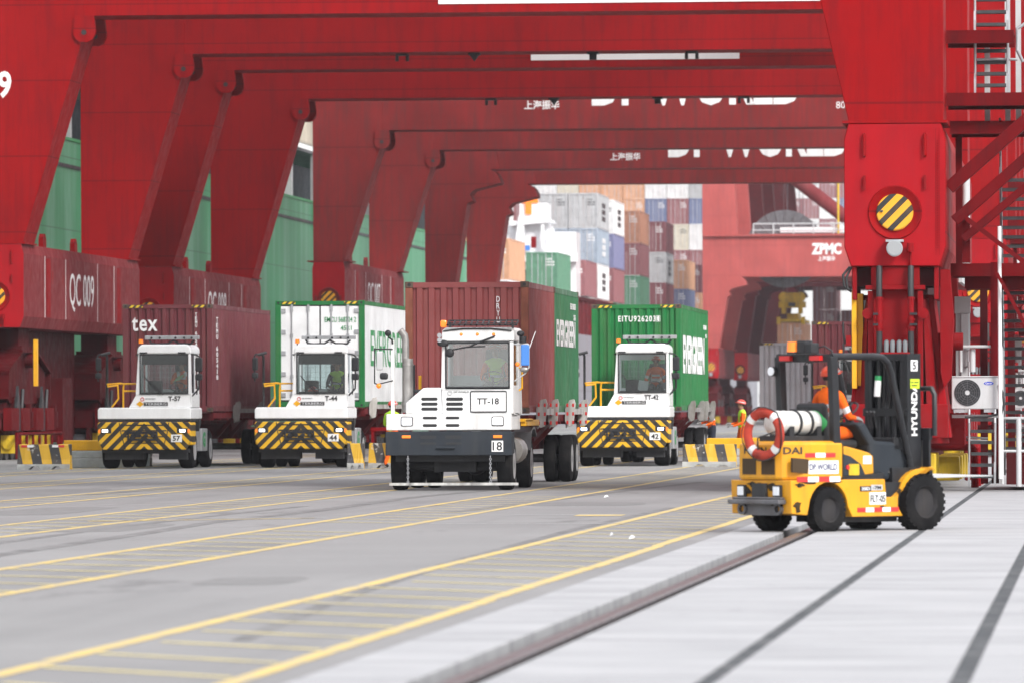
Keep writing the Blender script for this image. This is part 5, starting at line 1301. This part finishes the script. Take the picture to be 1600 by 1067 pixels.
def ring():
    o = thing("lifebuoy", "dirty orange lifebuoy with white bands tied to the forklift's rear", "lifebuoy", on_forklift((-.775,-.18,1.235)), FA+R(4))
    nseg, nr = 64, 16; Rr, rt = .27, .062
    vs = []; fs = []; ms = []
    for i in range(nseg):
        a = 2*math.pi*i/nseg
        for j in range(nr):
            b = 2*math.pi*j/nr
            vs.append((rt*.8*math.sin(b), (Rr+rt*math.cos(b))*math.cos(a), (Rr+rt*math.cos(b))*math.sin(a)))
    m = MB(); m.v = vs
    for i in range(nseg):
        white = (i % 16) in (6,7,8)
        for j in range(nr):
            m.f.append((i*nr+j, ((i+1)%nseg)*nr+j, ((i+1)%nseg)*nr+(j+1)%nr, i*nr+(j+1)%nr)); m.m.append(1 if white else 0)
    m.build("ring", [paint("sooty orange ring", (.45,.06,.04), .65, .25, (.05,.02,.02), .9, scale=5, streak=False), paint("dirty white band",(.7,.7,.69),.6,.08,(.3,.28,.27),.5,scale=9,streak=False)], o, smooth=60)
    rp_ = MB()
    for i in range(4):
        a0 = math.pi/2*i+.7; pts = []
        for k in range(7):
            a = a0+math.pi/2*k/6; rad = Rr+rt+.012-.05*math.sin(math.pi*k/6)*.2
            pts.append((-.045*math.sin(math.pi*k/6), rad*math.cos(a), rad*math.sin(a)))
        rp_.tube(pts,.008,6)
    rp_.tube([(0,.1,-.25),(-.06,.05,-.05),(-.05,-.12,.0),(0,-.26,.05)],.009).build("grab_rope", M['black'], o)
ring()
# ------------------------------------------------------------------ concrete barriers
def barrier(label, loc, rz=0, L=1.38, H=.66):
    t = thing("road_barrier", label, "barrier", loc, rz, "striped concrete barriers between the lanes")
    rb = random.Random(len(label)*7+int(L*10))
    prof = [(.0,.20),(.08,.20),(.14,.19),(.26,.15),(H-.02,.11),(H,.10)]
    def side(s, z0=0): return [(s*b, a) for a, b in prof]
    n = 14; vs = []; fs = []
    loop = [(-b,a) for a,b in prof]+[(b,a) for a,b in reversed(prof)]
    k = len(loop)
    for i in range(n+1):
        x = -L/2+L*i/n
        notch = .085 if .22 < i/n < .38 or .66 < i/n < .80 else 0
        for y, z in loop:
            zz = max(z, notch) if z < .12 else z
            vs.append((x+rb.uniform(-.008,.008)*(0 if 0<i<n else 1), y+rb.uniform(-.008,.008), zz+(rb.uniform(-.012,.006) if z > H-.05 else 0)))
    for i in range(n):
        for j in range(k-1): fs.append((i*k+j, i*k+j+1, (i+1)*k+j+1, (i+1)*k+j))
    fs += [tuple(range(k)), tuple(range(n*k, n*k+k))]
    m = MB().add(vs, fs); m.m = []
    for f in m.f:
        zc = sum(vs[i][2] for i in f)/len(f); m.m.append(1 if zc < .19 else 0)
    m.build("body", [M['hazard_barrier'], M['concrete_block']], t)
    return t
b1 = barrier("battered striped concrete barrier with red and white tape patches before the crane wheels", (-27.55, Yd(-27.55,168), 0), 0, 1.40)
for x, mm in ((-.52,'reflector_red'),(-.36,'white_plate'),(.30,'white_plate'),(.46,'reflector_red')):
    MB().box(x-.08,x+.08,-.135,-.115,.58,.64).build("tape_patch", M[mm], b1)
barrier("narrow striped concrete barrier close beside the number 44 truck's wheel", (-19.42, Yd(-19.4,168), 0), R(4), .44)
barrier("striped concrete barrier partly behind the big bonneted truck's front corner", (-18.60, Yd(-18.6,168.3), 0), R(-3), 1.0)
barrier("striped concrete barrier with chipped foot right of the number 42 truck", (-10.22, Yd(-10.22,168.8), 0), R(2), 1.42, .60)
def block(label, loc, L, rz=0):
    t = thing("concrete_block", label, "concrete block", loc, rz, "yellow topped concrete blocks")
    MB().box(-L/2,L/2,-.3,.3,.0,.25).box(-L/2,L/2,-.3,.3,.262,.46).build("body", M['concrete_block'], t, bevel=.02)
    MB().box(-L/2+.01,L/2-.01,-.29,.29,.46,.74).build("top", M['yellow_rail'], t, bevel=.02)
    MB().box(L/2-.1,L/2+.012,-.31,-.29,.02,.44).build("edge_strip", M['steel'], t)
block("yellow topped grey concrete block just behind the battered barrier at far left", (-27.1, Yd(-27.1,172.5), 0), 1.3)
block("yellow topped block between the left barrier and the number 57 truck", (-26.55, Yd(-26.55,176), 0), 1.2)
block("yellow topped concrete block in front of the worker in the lime vest", (-9.9, Yd(-9.9,172.6), 0), 1.25)
block("yellow topped concrete block half hidden behind the lifebuoy", (-9.15, Yd(-9.15,174.6), 0), 1.1)
block("yellow topped block behind the two barriers beside the big bonneted truck", (-18.2, Yd(-18.2,173), 0), 1.0)
tr = thing("steel_trestle", "small red steel trestle left of the big truck's exhaust", "trestle", (-19.4, Yd(-19.4,176), 0))
q = MB()
for x in (-.45,.45):
    for y in (-.3,.3): q.box(x-.04,x+.04,y-.04,y+.04,0,.95)
q.build("leg", M['red_plain'], tr); MB().box(-.5,.5,-.35,.35,.95,1.05).build("top", M['red_plain'], tr)
for k, (px, y_, w_, lb) in enumerate(((990,842,.08,"white paper scrap, largest lying on the hatched strip"),(958,837,.04,"tiny white scrap left of the larger paper on the hatched strip"),(950,777,.09,"white scrap lying on the grey lane right of the big truck"))):
    D = 1.57e4/(y_-636); X = (px-1716)*1e-4*D
    s = MB().add([(-w_/2,-.06,.006),(w_/2,-.08,.03),(w_/2*.8,.08,.012),(-w_/2*.9,.07,.04),(0,0,.055)], [(0,1,4),(1,2,4),(2,3,4),(3,0,4)])
    tag(s.build("paper_scrap", M['white_plate'], loc=(X, Yd(X,D), 0)), lb, "litter", "scraps of paper on the road")

# ------------------------------------------------------------------ people
def person(label, loc, rz, J, cols, helmet, hscale=1.0, stripes=(), group=None, goggles=False, pitch=0):
    """one skinned body grown round a posed skeleton; clothing colours follow the bones"""
    t = thing("person", label, "person", loc, rz, group)
    base = dict(
        pelvis=((0,0,.95),(.155,.115)), waist=((0,0,1.09),(.145,.10)), chest=((0,0,1.29),(.17,.115)), yoke=((0,.01,1.42),(.12,.09)),
        neck=((0,-.005,1.50),(.055,.058)), jaw=((0,-.03,1.565),(.062,.075)), head=((0,-.02,1.64),(.074,.092)), crown=((0,-.005,1.71),(.06,.075)), nose=((0,-.125,1.625),(.012,.014)))
    for s, n in ((-1,'l'),(1,'r')):
        base.update({'sh'+n:((s*.185,.01,1.40),(.068,.068)), 'el'+n:((s*.25,.03,1.13),(.046,.046)), 'wr'+n:((s*.25,-.08,.90),(.032,.028)),
                     'pa'+n:((s*.25,-.10,.84),(.022,.040)), 'hi'+n:((s*.10,0,.90),(.10,.10)), 'kn'+n:((s*.11,-.03,.50),(.066,.068)),
                     'an'+n:((s*.11,.02,.10),(.045,.050)), 'to'+n:((s*.125,-.15,.045),(.042,.036))})
    P = {k: Vector(v[0]) for k, v in base.items()}; Rd = {k: v[1] for k, v in base.items()}
    for k, v in J.items(): P[k] = Vector(v)
    E_ = [('pelvis','waist','torso'),('waist','chest','torso'),('chest','yoke','torso'),('yoke','neck','collar'),('neck','jaw','skin'),('jaw','head','skin'),('head','crown','skin'),('head','nose','skin')]
    for n in 'lr':
        E_ += [('yoke','sh'+n,'torso'),('sh'+n,'el'+n,'arm'),('el'+n,'wr'+n,'arm'),('wr'+n,'pa'+n,'hand'),('pelvis','hi'+n,'leg'),('hi'+n,'kn'+n,'leg'),('kn'+n,'an'+n,'leg'),('an'+n,'to'+n,'boot')]
        d = (P['pa'+n]-P['wr'+n]).normalized()
        up = Vector((0,0,1)) if abs(d.z) < .8 else Vector((0,-1,0))
        sd = d.cross(up).normalized(); dn = sd.cross(d)
        if dn.z > 0: dn = -dn
        for i, (off, ln) in enumerate(((-.030,.070),(-.010,.082),(.010,.078),(.030,.060))):
            a, b, c_ = 'f%d%sa' % (i,n), 'f%d%sb' % (i,n), 'f%d%sc' % (i,n)
            P[a] = P['pa'+n]+d*.035+sd*off; P[b] = P[a]+d*ln*.5+dn*.012; P[c_] = P[b]+d*ln*.32+dn*.035
            Rd[a] = (.0095,.0095); Rd[b] = (.0088,.0088); Rd[c_] = (.0075,.0075)
            E_ += [('pa'+n,a,'hand'),(a,b,'hand'),(b,c_,'hand')]
        a, b = 't%sa' % n, 't%sb' % n
        q = -1 if n == 'r' else 1
        P[a] = P['pa'+n]+sd*.040*q+d*.0+dn*.012; P[b] = P[a]+d*.045+sd*.012*q+dn*.018
        Rd[a] = (.011,.011); Rd[b] = (.009,.009)
        E_ += [('pa'+n,a,'hand'),(a,b,'hand')]
    names = list(P); ix = {k: i for i, k in enumerate(names)}
    me = bpy.data.meshes.new("body"); me.from_pydata([P[k] for k in names], [(ix[a],ix[b]) for a,b,_ in E_], [])
    o = bpy.data.objects.new("body", me); C.objects.link(o)
    sm = o.modifiers.new("skin", 'SKIN'); sm.use_smooth_shade = True
    for k in names:
        v = me.skin_vertices[0].data[ix[k]]; v.radius = Rd[k]; v.use_root = (k == 'pelvis')
    ss = o.modifiers.new("sub", 'SUBSURF'); ss.levels = 2; ss.render_levels = 2
    dg = bpy.context.evaluated_depsgraph_get()
    nm = bpy.data.meshes.new_from_object(o.evaluated_get(dg))
    bpy.data.objects.remove(o); bpy.data.meshes.remove(me)
    zones = ['torso','collar','skin','arm','hand','leg','boot','band']
    nm.materials.clear()
    for z in zones: nm.materials.append(cols.get(z) or cols['torso'])
    segs = [(P[a], P[b]-P[a], zones.index(z), a, b) for a, b, z in E_]
    for p in nm.polygons:
        c_ = p.center; best = (9, 0, 0, None)
        for a, d, zi, na, nb in segs:
            L2 = d.length_squared; tt = max(0, min(1, (c_-a).dot(d)/L2)); ds = (c_-a-d*tt).length
            if ds < best[0]-1e-6: best = (ds, zi, tt, na+'-'+nb)
        zi = best[1]
        for key, lo, hi in stripes:
            if best[3][:len(key)] == key and lo <= best[2] <= hi: zi = 7
        p.material_index = zi; p.use_smooth = True
    b = bpy.data.objects.new("body", nm); C.objects.link(b); b.parent = t
    h = P['head']; cr = (P['crown']-P['head']).normalized()
    rot = Vector((0,0,1)).rotation_difference(cr).to_matrix().to_4x4()
    def place(ob): ob.matrix_local = Matrix.Translation(h) @ rot
    hm = MB().ball((0,0,.035),.122,.95,1.12,.92,20,10,0.0).lathe([(.025,.105),(.03,.135),(.04,.130),(.05,.11)],(0,-.008,0),'z',24)
    hm.prism([(-.08,-.10),(-.06,-.165),(0,-.185),(.06,-.165),(.08,-.10)], .028, .042, 'z')
    hb = hm.build("helmet", helmet, b, smooth=50); place(hb)
    MB().lathe([(.055,.119),(.055,.126),(.075,.124),(.075,.117)],(0,-.004,0),'z',24,close=True).build("helmet_band", M['silver_tape'], hb)
    f = MB()
    for s in (-1, 1): f.ball((s*.032,-.078,.012),.012,1,.6,.7,10,6)
    e = f.build("eye", M['boot'], b, smooth=60); place(e)
    mo = MB().box(-.026,.026,-.088,-.078,-.058,-.048).build("mouth", flat("lips",(.22,.08,.06),.5), b, bevel=.003); place(mo)
    er = MB()
    for s in (-1, 1): er.ball((s*.078,.0,-.005),.028,.35,.7,1.1,10,6)
    place(er.build("ear", cols['skin'], b, smooth=60))
    hr_ = MB().ball((0,.03,-.0),.088,.92,.9,.85,16,8,-.35).build("hair", M['hair'], b, smooth=60); place(hr_)
    return t
OR, LM, NV, SK, BT, SV = M['orange_cloth'], M['lime_cloth'], M['navy_cloth'], M['skin'], M['boot'], M['silver_tape']
glove = flat("grey work glove", (.25,.25,.25), .8)
def cols(torso, arm, leg, hand=None): return dict(torso=torso, collar=torso, skin=SK, arm=arm, hand=hand or SK, leg=leg, boot=BT, band=SV)
BANDS = [('waist-chest',.10,.40),('waist-chest',.75,1.0),('shl-ell',.55,.8),('shr-elr',.55,.8)]
def seated(z=-.45, lean=0, turn=0, hands=((-.16,-.42,1.13-.0),(.16,-.42,1.13))):
    """hips at height .50 above the given origin; hands on a wheel in front"""
    J = {}
    dz = z
    for k, v in dict(pelvis=(0,0,.95),waist=(0,-.01,1.09),chest=(0,-.01-lean*.5,1.29),yoke=(0,.0-lean,1.42),neck=(0,-.01-lean,1.50),jaw=(turn*.02,-.035-lean,1.565),head=(turn*.025,-.025-lean,1.64),crown=(turn*.02,-.01-lean,1.71),nose=(turn*.09,-.125-lean+abs(turn)*.03,1.625)).items():
        J[k] = (v[0], v[1], v[2]+dz)
    for s, n in ((-1,'l'),(1,'r')):
        J['sh'+n] = (s*.185,.01-lean,1.40+dz)
        hx, hy, hz = hands[0 if s < 0 else 1]
        J['wr'+n] = (hx,hy+.07,hz+dz); J['pa'+n] = (hx*.9,hy,hz+dz-.01)
        J['el'+n] = ((s*.185+hx)/2+s*.09, (-lean+hy)/2+.09, (1.40+hz)/2+dz-.13)
        J['hi'+n] = (s*.10,-.04,.92+dz); J['kn'+n] = (s*.15,-.44,.96+dz); J['an'+n] = (s*.14,-.50,.56+dz); J['to'+n] = (s*.15,-.66,.52+dz)
    return J
# forklift driver, seen from behind and to the right, looking forward
def drv(base, dx, dy, z): return (base.location[0]+dx, base.location[1]+dy, z)
J = seated(-.95, .03, .4, ((-.14,-.40,1.12),(.22,-.22,1.06)))
J['elr'] = (.32,-.02,1.14-.95); J['wrr'] = (.30,-.26,1.02-.95); J['par'] = (.29,-.33,.99-.95)
person("person in orange suit with reflective bands driving the yellow forklift, seen from behind", on_forklift((.51,-.02,1.26)), FA+math.pi/2, J, cols(OR,OR,OR,glove), M['helmet_orange'], stripes=BANDS+[('elr-wrr',.2,.5),('hil-knl',.6,.8),('hir-knr',.6,.8)])
# truck drivers
def seat_in(truck, x, y, z): return (truck.location[0]+x, truck.location[1]+y, z)
J = seated(-.95, .06, -.6, ((-.20,-.33,1.18),(.10,-.30,1.12)))
person("person in orange jacket with white straps reading a green sheet in the number 57 truck", seat_in(T57,.84,1.20,2.03), R(8), J, cols(M['red_plain'] if False else OR,OR,NV), M['helmet_red'], stripes=[('yoke-sh',.3,.7),('chest-yoke',.0,.3)], group="drivers behind the windscreens")
J = seated(-.95, .05, 0, ((-.17,-.40,1.08),(.17,-.40,1.08)))
person("person in lime vest at the wheel of the number 44 truck", seat_in(T44,.84,1.20,2.03), 0, J, cols(LM,NV,NV), M['helmet_orange'], stripes=[('waist-chest',.3,.6)], group="drivers behind the windscreens")
J = seated(-.95, .04, .2, ((-.18,-.40,1.10),(.18,-.40,1.10)))
person("person in orange suit and orange helmet at the wheel of the number 42 truck", seat_in(T42,.82,1.20,2.12), 0, J, cols(OR,OR,NV), M['helmet_orange'], stripes=BANDS, group="drivers behind the windscreens")
J = seated(-.95, .08, -.3, ((-.16,-.40,1.08),(.17,-.40,1.08)))
person("person in pale lime vest behind the reflecting windscreen of the big bonneted truck", seat_in(TT18,.80,1.22,1.98), 0, J, cols(LM,OR,NV), M['helmet_orange'], stripes=[('waist-chest',.3,.6)], group="drivers behind the windscreens")
sh = thing("paper_sheet", "green paper sheet held by the driver of the number 57 truck", "paper", seat_in(T57,.80,.80,2.36))
MB().add([(-.15,-.06,-.08),(.06,-.1,-.02),(.20,0,.14),(-.0,.04,.08)],[(0,1,2,3)]).add([(-.15,-.056,-.08),(.06,-.096,-.02),(.20,.004,.14),(0,.044,.08)],[(3,2,1,0)]).build("sheet", flat("pale green paper",(.45,.62,.30),.7), sh)
hp = thing("helmet", "orange and white helmet left on the dashboard of the number 44 truck", "helmet", seat_in(T44,.28,.33,2.02))
MB().ball((0,0,.02),.13,1,1.15,.95,18,8,0).lathe([(.0,.12),(.01,.15),(.03,.13)],(0,0,0),'z',20).build("shell", M['helmet_orange'], hp, smooth=50)
MB().lathe([(.05,.128),(.05,.137),(.08,.132),(.08,.12)],(0,0,0),'z',20,close=True).build("band", M['silver_tape'], hp)
ps = thing("paper_sheet", "white paper on the dashboard of the number 42 truck", "paper", seat_in(T42,.52,.30,2.03))
MB().taper([(-.14,0,0),(.14,0,.02),(.16,.02,.24),(-.1,.02,.28)],[(-.14,.006,0),(.14,.006,.02),(.16,.026,.24),(-.1,.026,.28)]).build("sheet", M['white_plate'], ps)
# workers on foot
J = dict(ell=(-.26,-.05,1.14), wrl=(-.16,-.28,1.10), pal=(-.13,-.35,1.11), elr=(.27,-.03,1.14), wrr=(.20,-.28,1.05), par=(.16,-.35,1.05), knl=(-.12,-.10,.50), anl=(-.12,-.06,.10), tol=(-.13,-.23,.045), anr=(.11,.16,.12), tor=(.12,.02,.045))
person("person standing in lime vest, orange sleeves and red helmet left of the forklift, facing left", (*XY(1161,178), 0), R(-75), J, cols(LM,OR,OR,glove), M['helmet_red'], stripes=[('waist-chest',.0,.2),('kn',.3,.45)], group="workers on foot")
person("person in lime vest and orange trousers half hidden behind the big truck's exhaust", (*XY(617,168), 0), R(150), J, cols(LM,LM,OR,glove), M['helmet_red'], stripes=[('hi',.6,.75)], group="workers on foot")
J2 = dict(J); J2.update(chest=(0,-.10,1.26), yoke=(0,-.16,1.37), neck=(0,-.2,1.44), jaw=(0,-.25,1.49), head=(0,-.26,1.56), crown=(0,-.27,1.63), nose=(0,-.365,1.53), shl=(-.185,-.15,1.35), shr=(.185,-.15,1.35))
person("person in orange jacket and dark trousers behind the green container's trailer", (*XY(1114,188), 0), R(-60), J2, cols(OR,OR,NV,glove), M['helmet_orange'], stripes=BANDS, group="workers on foot")
# ------------------------------------------------------------------ ships alongside
def hull_mat(name, col, dirt, top=None):
    m, t, p = new_mat(name)
    c = mix(t, ramp(t, noise(t, .12, detail=4), .3, .7), tuple(k*.8 for k in col), col)
    c = mix(t, ramp(t, noise(t, 1.0, detail=7, rough=.7, stretch=(.5,.45,.05)), .45, .70, 0, .75), c, dirt)
    sp = math_(t, 'FRACT', math_(t, 'DIVIDE', axis(t, 2), 2.9))
    c = mix(t, math_(t, 'MULTIPLY', math_(t, 'LESS_THAN', sp, .018), .6), c, tuple(k*.25 for k in col))
    sp = math_(t, 'FRACT', math_(t, 'DIVIDE', axis(t, 1), 11.0))
    c = mix(t, math_(t, 'MULTIPLY', math_(t, 'LESS_THAN', sp, .006), .4), c, tuple(k*.3 for k in col))
    t.links.new(c, p.inputs["Base Color"]); p.inputs["Roughness"].default_value = .5
    return m
s1 = thing("container_ship", "green hulled ship seen in the gaps between the red crane legs", "ship", (-41, 120, 0), 0, "ships moored along the quay")
HS = 314
MB().prism([(0,-5),(0,12.3),(-30,12.3),(-30,-5)], 0, HS).build("hull", hull_mat("green hull paint", (.022,.27,.105), (.20,.40,.29)), s1)
MB().box(-.02,.06,0,HS,11.2,11.34).build("rubbing_strip", M['black'], s1)
MB().box(-.3,.05,0,HS,12.3,12.42).build("deck_edge", M['letter_green'], s1)
for y in range(6, HS-4, 12):
    MB().box(-1.2,-.7,y,y+.5,12.4,15.2).build("lashing_post", M['grey_light'], s1)
MB().box(-2.2,-1.8,4,HS-4,12.3,14.6).build("hatch_coaming", M['charcoal'], s1)
MB().box(-8,-1,0,HS,15.2,15.35).build("lashing_walkway", M['steel_dark'], s1)
for y in (92,214): MB().box(.0,.3,y,y+.5,10.9,12.2).build("fairlead", M['letter_green'], s1)
s2 = thing("container_ship", "grey hulled ship with red upper side carrying the stepped containers", "ship", (-41.2, 446, 0), 0, "ships moored along the quay")
MB().prism([(0,-5),(0,7.4),(-34,7.4),(-34,-5)], 0, 330).build("hull", hull_mat("grey hull paint", (.30,.30,.34), (.22,.18,.18)), s2)
MB().prism([(-.3,7.4),(-.3,10.1),(-34,10.1),(-34,7.4)], 0, 330).build("upper_side", paint("red ship side", (.20,.035,.04), .6, .2, (.1,.03,.03), .6), s2)
for y in range(3, 320, 4):
    MB().box(-.3,.0,y,y+.5,7.4,10.3).build("side_bracket", M['chassis_red'], s2)
MB().box(-34,.0,0,330,10.1,10.4).build("deck", M['red_dark'], s2)
SW = M['white']
br = MB().box(-7,-.4,64.5,69,10.4,15.6).box(-9,-2.6,64.8,68.8,15.6,16.2)
br.build("bridge_block", SW, s2)
MB().box(-5.2,-.2,63.6,64.5,13.2,13.9).build("bridge_balcony", SW, s2)
w_ = MB()
for k in range(5): w_.box(-4.6+k*.8,-4.2+k*.8,64.4,64.5,11.2,12.6)
w_.build("window", M['charcoal'], s2)
MB().box(-4.9,-2.6,64.0,67,16.2,17.9).prism([(-5.6,16.05),(-2.2,16.35),(-2.4,16.6),(-5.6,16.45)], 63.6,67.4).build("bridge_tower", SW, s2, bevel=.05)
for x in (-4.6,-3.0): MB().box(x-.12,x+.12,63.7,64,14.2,16.2).build("tower_post", SW, s2)
MB().prism([(-5.3,13.9),(-4.9,13.9),(-4.5,16.9),(-4.9,16.9)], 63.4,63.7).build("bridge_brace", SW, s2)
MB().prism([(-2.9,13.9),(-2.6,13.9),(-2.0,15.8),(-2.3,15.8)], 63.4,63.7).build("bridge_brace", SW, s2)
MB().box(-4.4,-3.9,63.8,64,17.0,18.3).box(-4.7,-3.4,63.9,64.3,17.9,18.2).build("orange_marker", M['orange_lens'], s2)
MB().box(-4.9,-4.0,63.2,63.6,14.1,14.5).build("blue_box", M['mirror_blue'], s2)
MB().box(-3.9,-3.5,63.2,63.6,14.3,15.2).build("red_box", M['red_plain'], s2)

_sb = {}
SC = {'orange': (.60,.33,.20), 'maroon': (.27,.11,.12), 'dark maroon': (.19,.065,.075), 'light grey': (.40,.41,.42), 'white': (.70,.70,.70), 'light blue': (.30,.36,.43), 'blue': (.15,.18,.30), 'purple blue': (.19,.20,.34),  # box colours paled and muted to carry distance haze
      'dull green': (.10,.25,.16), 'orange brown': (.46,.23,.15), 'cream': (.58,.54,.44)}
def ship_box(col, label, X, Yf, z, group="containers stacked on the far ship", mark=True):
    if col not in _sb:
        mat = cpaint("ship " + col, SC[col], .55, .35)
        t = thing("shipping_container", "x", "shipping container", (0,0,0))
        b = MB().box(-2.438,-2.29,0,12.19,0,2.9).box(-.148,0,0,.15,0,2.9).box(-2.29,-.148,0,.12,2.76,2.9).box(-2.29,-.148,0,.12,0,.14).box(-2.29,-.02,.1,12.19,2.84,2.86).box(-.1,0,.15,12.19,2.78,2.9).box(-.1,0,.15,12.19,0,.14).box(-.148,0,12.04,12.19,.14,2.78)
        b.build("frame", mat, t)
        corr(MB(), .15, 12.04, .14, 2.78, 36, -.04, lambda a,d,z: (-.006+d, a, z)).build("side_wall", mat, t)
        for x0, x1 in ((-2.29,-1.23),(-1.21,-.148)):
            d = MB().box(x0,x1,.06,.1,.14,2.76)
            for k in range(4): d.box(x0+.04,x1-.04,.04,.06,.25+k*.64,.70+k*.64)
            d = d.build("door", mat, t)
            lr = MB()
            for q in (.28,.72): lr.cyl((x0+(x1-x0)*q,.02,.08),(x0+(x1-x0)*q,.02,2.82),.028,n=6)
            lr.build("lock_rod", M['grey_light'], d)
        if mark:
            lc = M['letter_white'] if col not in ('white','light grey','cream') else M['letter_black']
            q = MB()
            for r_ in range(3):
                for c_ in range(4 if r_ else 3): q.box(-.95+c_*.19,-.83+c_*.19,.035,.04,2.3-r_*.22,2.42-r_*.22)
            q.build("stencil", lc, t)
            if col in ('white','light grey','light blue'):
                q = MB()
                for r_ in range(3):
                    for c_ in range(3): q.box(.002,.008,4.6+c_*1.3,5.6+c_*1.3,.7+r_*.55,1.1+r_*.55)
                q.build("side_mark", lc, t)
        _sb[col] = t
        o = t
    else: o = copy_tree(_sb[col])
    o.location = (X, Yf, z); o['label'] = label; o['group'] = group
    return o
TN = ["bottom", "middle", "top"]
NUM = ["", "second", "third", "fourth", "fifth", "sixth", "seventh", "eighth", "ninth", "tenth"]
def stack(D, cols_, where, X0=-41.2, z0=10.55, yadd=0):
    """one bay of stacked boxes; columns run inboard from the quay side"""
    for ci, tiers in enumerate(cols_):
        X = X0-ci*2.5; n = len([c for c in tiers if c]); q = len(tiers)-n
        for k, c in enumerate(tiers):
            if c:
                tier = "" if n == 1 else (TN[k]+" " if n <= 3 and q == 0 else (("lowest ","second ","third ","fourth ","fifth ","topmost ")[k-q] if k < len(tiers)-1 else "topmost "))
                colm = "" if len(cols_) == 1 else (", quay side column" if ci == 0 else ", %s column in" % NUM[ci])
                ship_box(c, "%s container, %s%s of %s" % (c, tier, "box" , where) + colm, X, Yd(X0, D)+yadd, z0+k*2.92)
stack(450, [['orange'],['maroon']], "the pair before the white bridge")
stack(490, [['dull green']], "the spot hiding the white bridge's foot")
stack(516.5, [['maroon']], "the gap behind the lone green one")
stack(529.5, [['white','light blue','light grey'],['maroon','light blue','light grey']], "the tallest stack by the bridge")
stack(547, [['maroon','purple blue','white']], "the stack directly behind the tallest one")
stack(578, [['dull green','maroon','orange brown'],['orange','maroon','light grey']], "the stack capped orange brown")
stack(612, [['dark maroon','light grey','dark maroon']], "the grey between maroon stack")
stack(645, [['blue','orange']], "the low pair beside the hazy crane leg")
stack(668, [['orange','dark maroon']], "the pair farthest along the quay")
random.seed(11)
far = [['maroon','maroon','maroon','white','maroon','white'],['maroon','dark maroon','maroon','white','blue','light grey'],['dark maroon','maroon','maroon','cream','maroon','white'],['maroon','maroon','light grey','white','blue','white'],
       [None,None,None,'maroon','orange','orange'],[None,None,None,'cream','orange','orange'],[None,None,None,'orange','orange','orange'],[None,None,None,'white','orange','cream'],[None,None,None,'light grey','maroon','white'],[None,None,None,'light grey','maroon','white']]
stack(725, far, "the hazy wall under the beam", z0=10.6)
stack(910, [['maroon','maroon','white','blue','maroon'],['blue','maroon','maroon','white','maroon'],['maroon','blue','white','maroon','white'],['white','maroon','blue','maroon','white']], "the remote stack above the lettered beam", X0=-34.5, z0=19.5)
# boxes for the green ship, only those the gaps between legs show
for D, c, zt, lb in ((334,'cream',0,"cream container on the green ship in the gap left of the stained crane"),(334,'blue',1,"blue container above the cream one on the green ship"),(384,'white',0,"white container on the green ship beside the dull crane leg"),(384,'maroon',1,"maroon container above the white one, beside the dull crane leg"),
                     (211,'blue',0,"blue container deep in the gap between the two nearest left legs"),(211,'dark maroon',1,"dark container over the blue one in the gap between the two nearest left legs"),(248,'dull green',0,"green container on the green ship behind the QC 008 crane"),(416,'orange',0,"orange container seen between the stained crane's two legs")):
    ship_box(c, lb, -41.3, Yd(-41.3, D)-6, 15.4+zt*2.92 if D < 400 else 10.6, "containers on the green ship")
# quay boxes far beyond the hanging one
for k, c in enumerate(('light grey','white','light grey','maroon','maroon')):
    ship_box(c, "%s container, level %d of the pale quay stack behind the hanging box" % (c, k+1), -27.4, 672, .05+k*2.92, "boxes standing far along the quay")
for k, c in enumerate(('white','light grey','white','maroon')):
    ship_box(c, "%s container, level %d of the quay stack right of the pale one" % (c, k+1), -24.6, 676, .05+k*2.92, "boxes standing far along the quay")

# ------------------------------------------------------------------ spreader with its hanging orange box
SX, SY = XY(1238, 571)
hb = ship_box('orange', "orange container hanging in mid air under the yellow spreader", SX+1.22, SY, 6.15, "lifted boxes", False)
sp = thing("spreader", "yellow lifting spreader hanging on wires over the orange box", "spreader", (SX, SY, 9.06))
MB().box(-1.15,1.15,-.2,12.3,.08,.30).box(-.5,.5,3,9,.30,.85).build("main_frame", M['yellow_dirty'], sp, bevel=.03)
for s in (-1, 1):
    MB().box(s*1.1-.16,s*1.1+.16,-.35,.3,-.15,.5).build("flipper", M['yellow_dirty'], sp)
    MB().box(s*.75-.2,s*.75+.2,2,2.5,.8,2.4).build("sheave_bracket", M['yellow_dirty'], sp, bevel=.03)
    MB().cyl((s*.75,1.9,2.3),(s*.75,2.6,2.3),.45,n=20).build("sheave", M['yellow_dirty'], sp, smooth=40)
    for y in (2.0,9.0): MB().cyl((s*.75,y,2.3),(s*.6,y,27),.03,n=6).build("wire_rope", M['steel_dark'], sp)
MB().box(-1.2,1.2,2.1,3.4,1.35,1.9).box(-.55,.55,2.0,3,1.9,2.7).build("head_block", M['yellow_dirty'], sp, bevel=.04)
MB().box(-.3,.3,1.95,2.0,1.45,1.8).build("data_plate", M['black'], sp)

# ------------------------------------------------------------------ harbour haze
hz = MB().box(-850,850,-120,1560,-8,52)
hm_ = bpy.data.materials.new("haze"); hm_.use_nodes = True
ht = hm_.node_tree; ht.nodes.clear()
ho = ht.nodes.new("ShaderNodeOutputMaterial"); pv = ht.nodes.new("ShaderNodeVolumePrincipled")
pv.inputs["Color"].default_value = (.93,.93,.98,1); pv.inputs["Density"].default_value = .00015
pv.inputs['Anisotropy'].default_value = .4
ht.links.new(pv.outputs[0], ho.inputs["Volume"])
tag(hz.build("haze", hm_), kind="stuff")
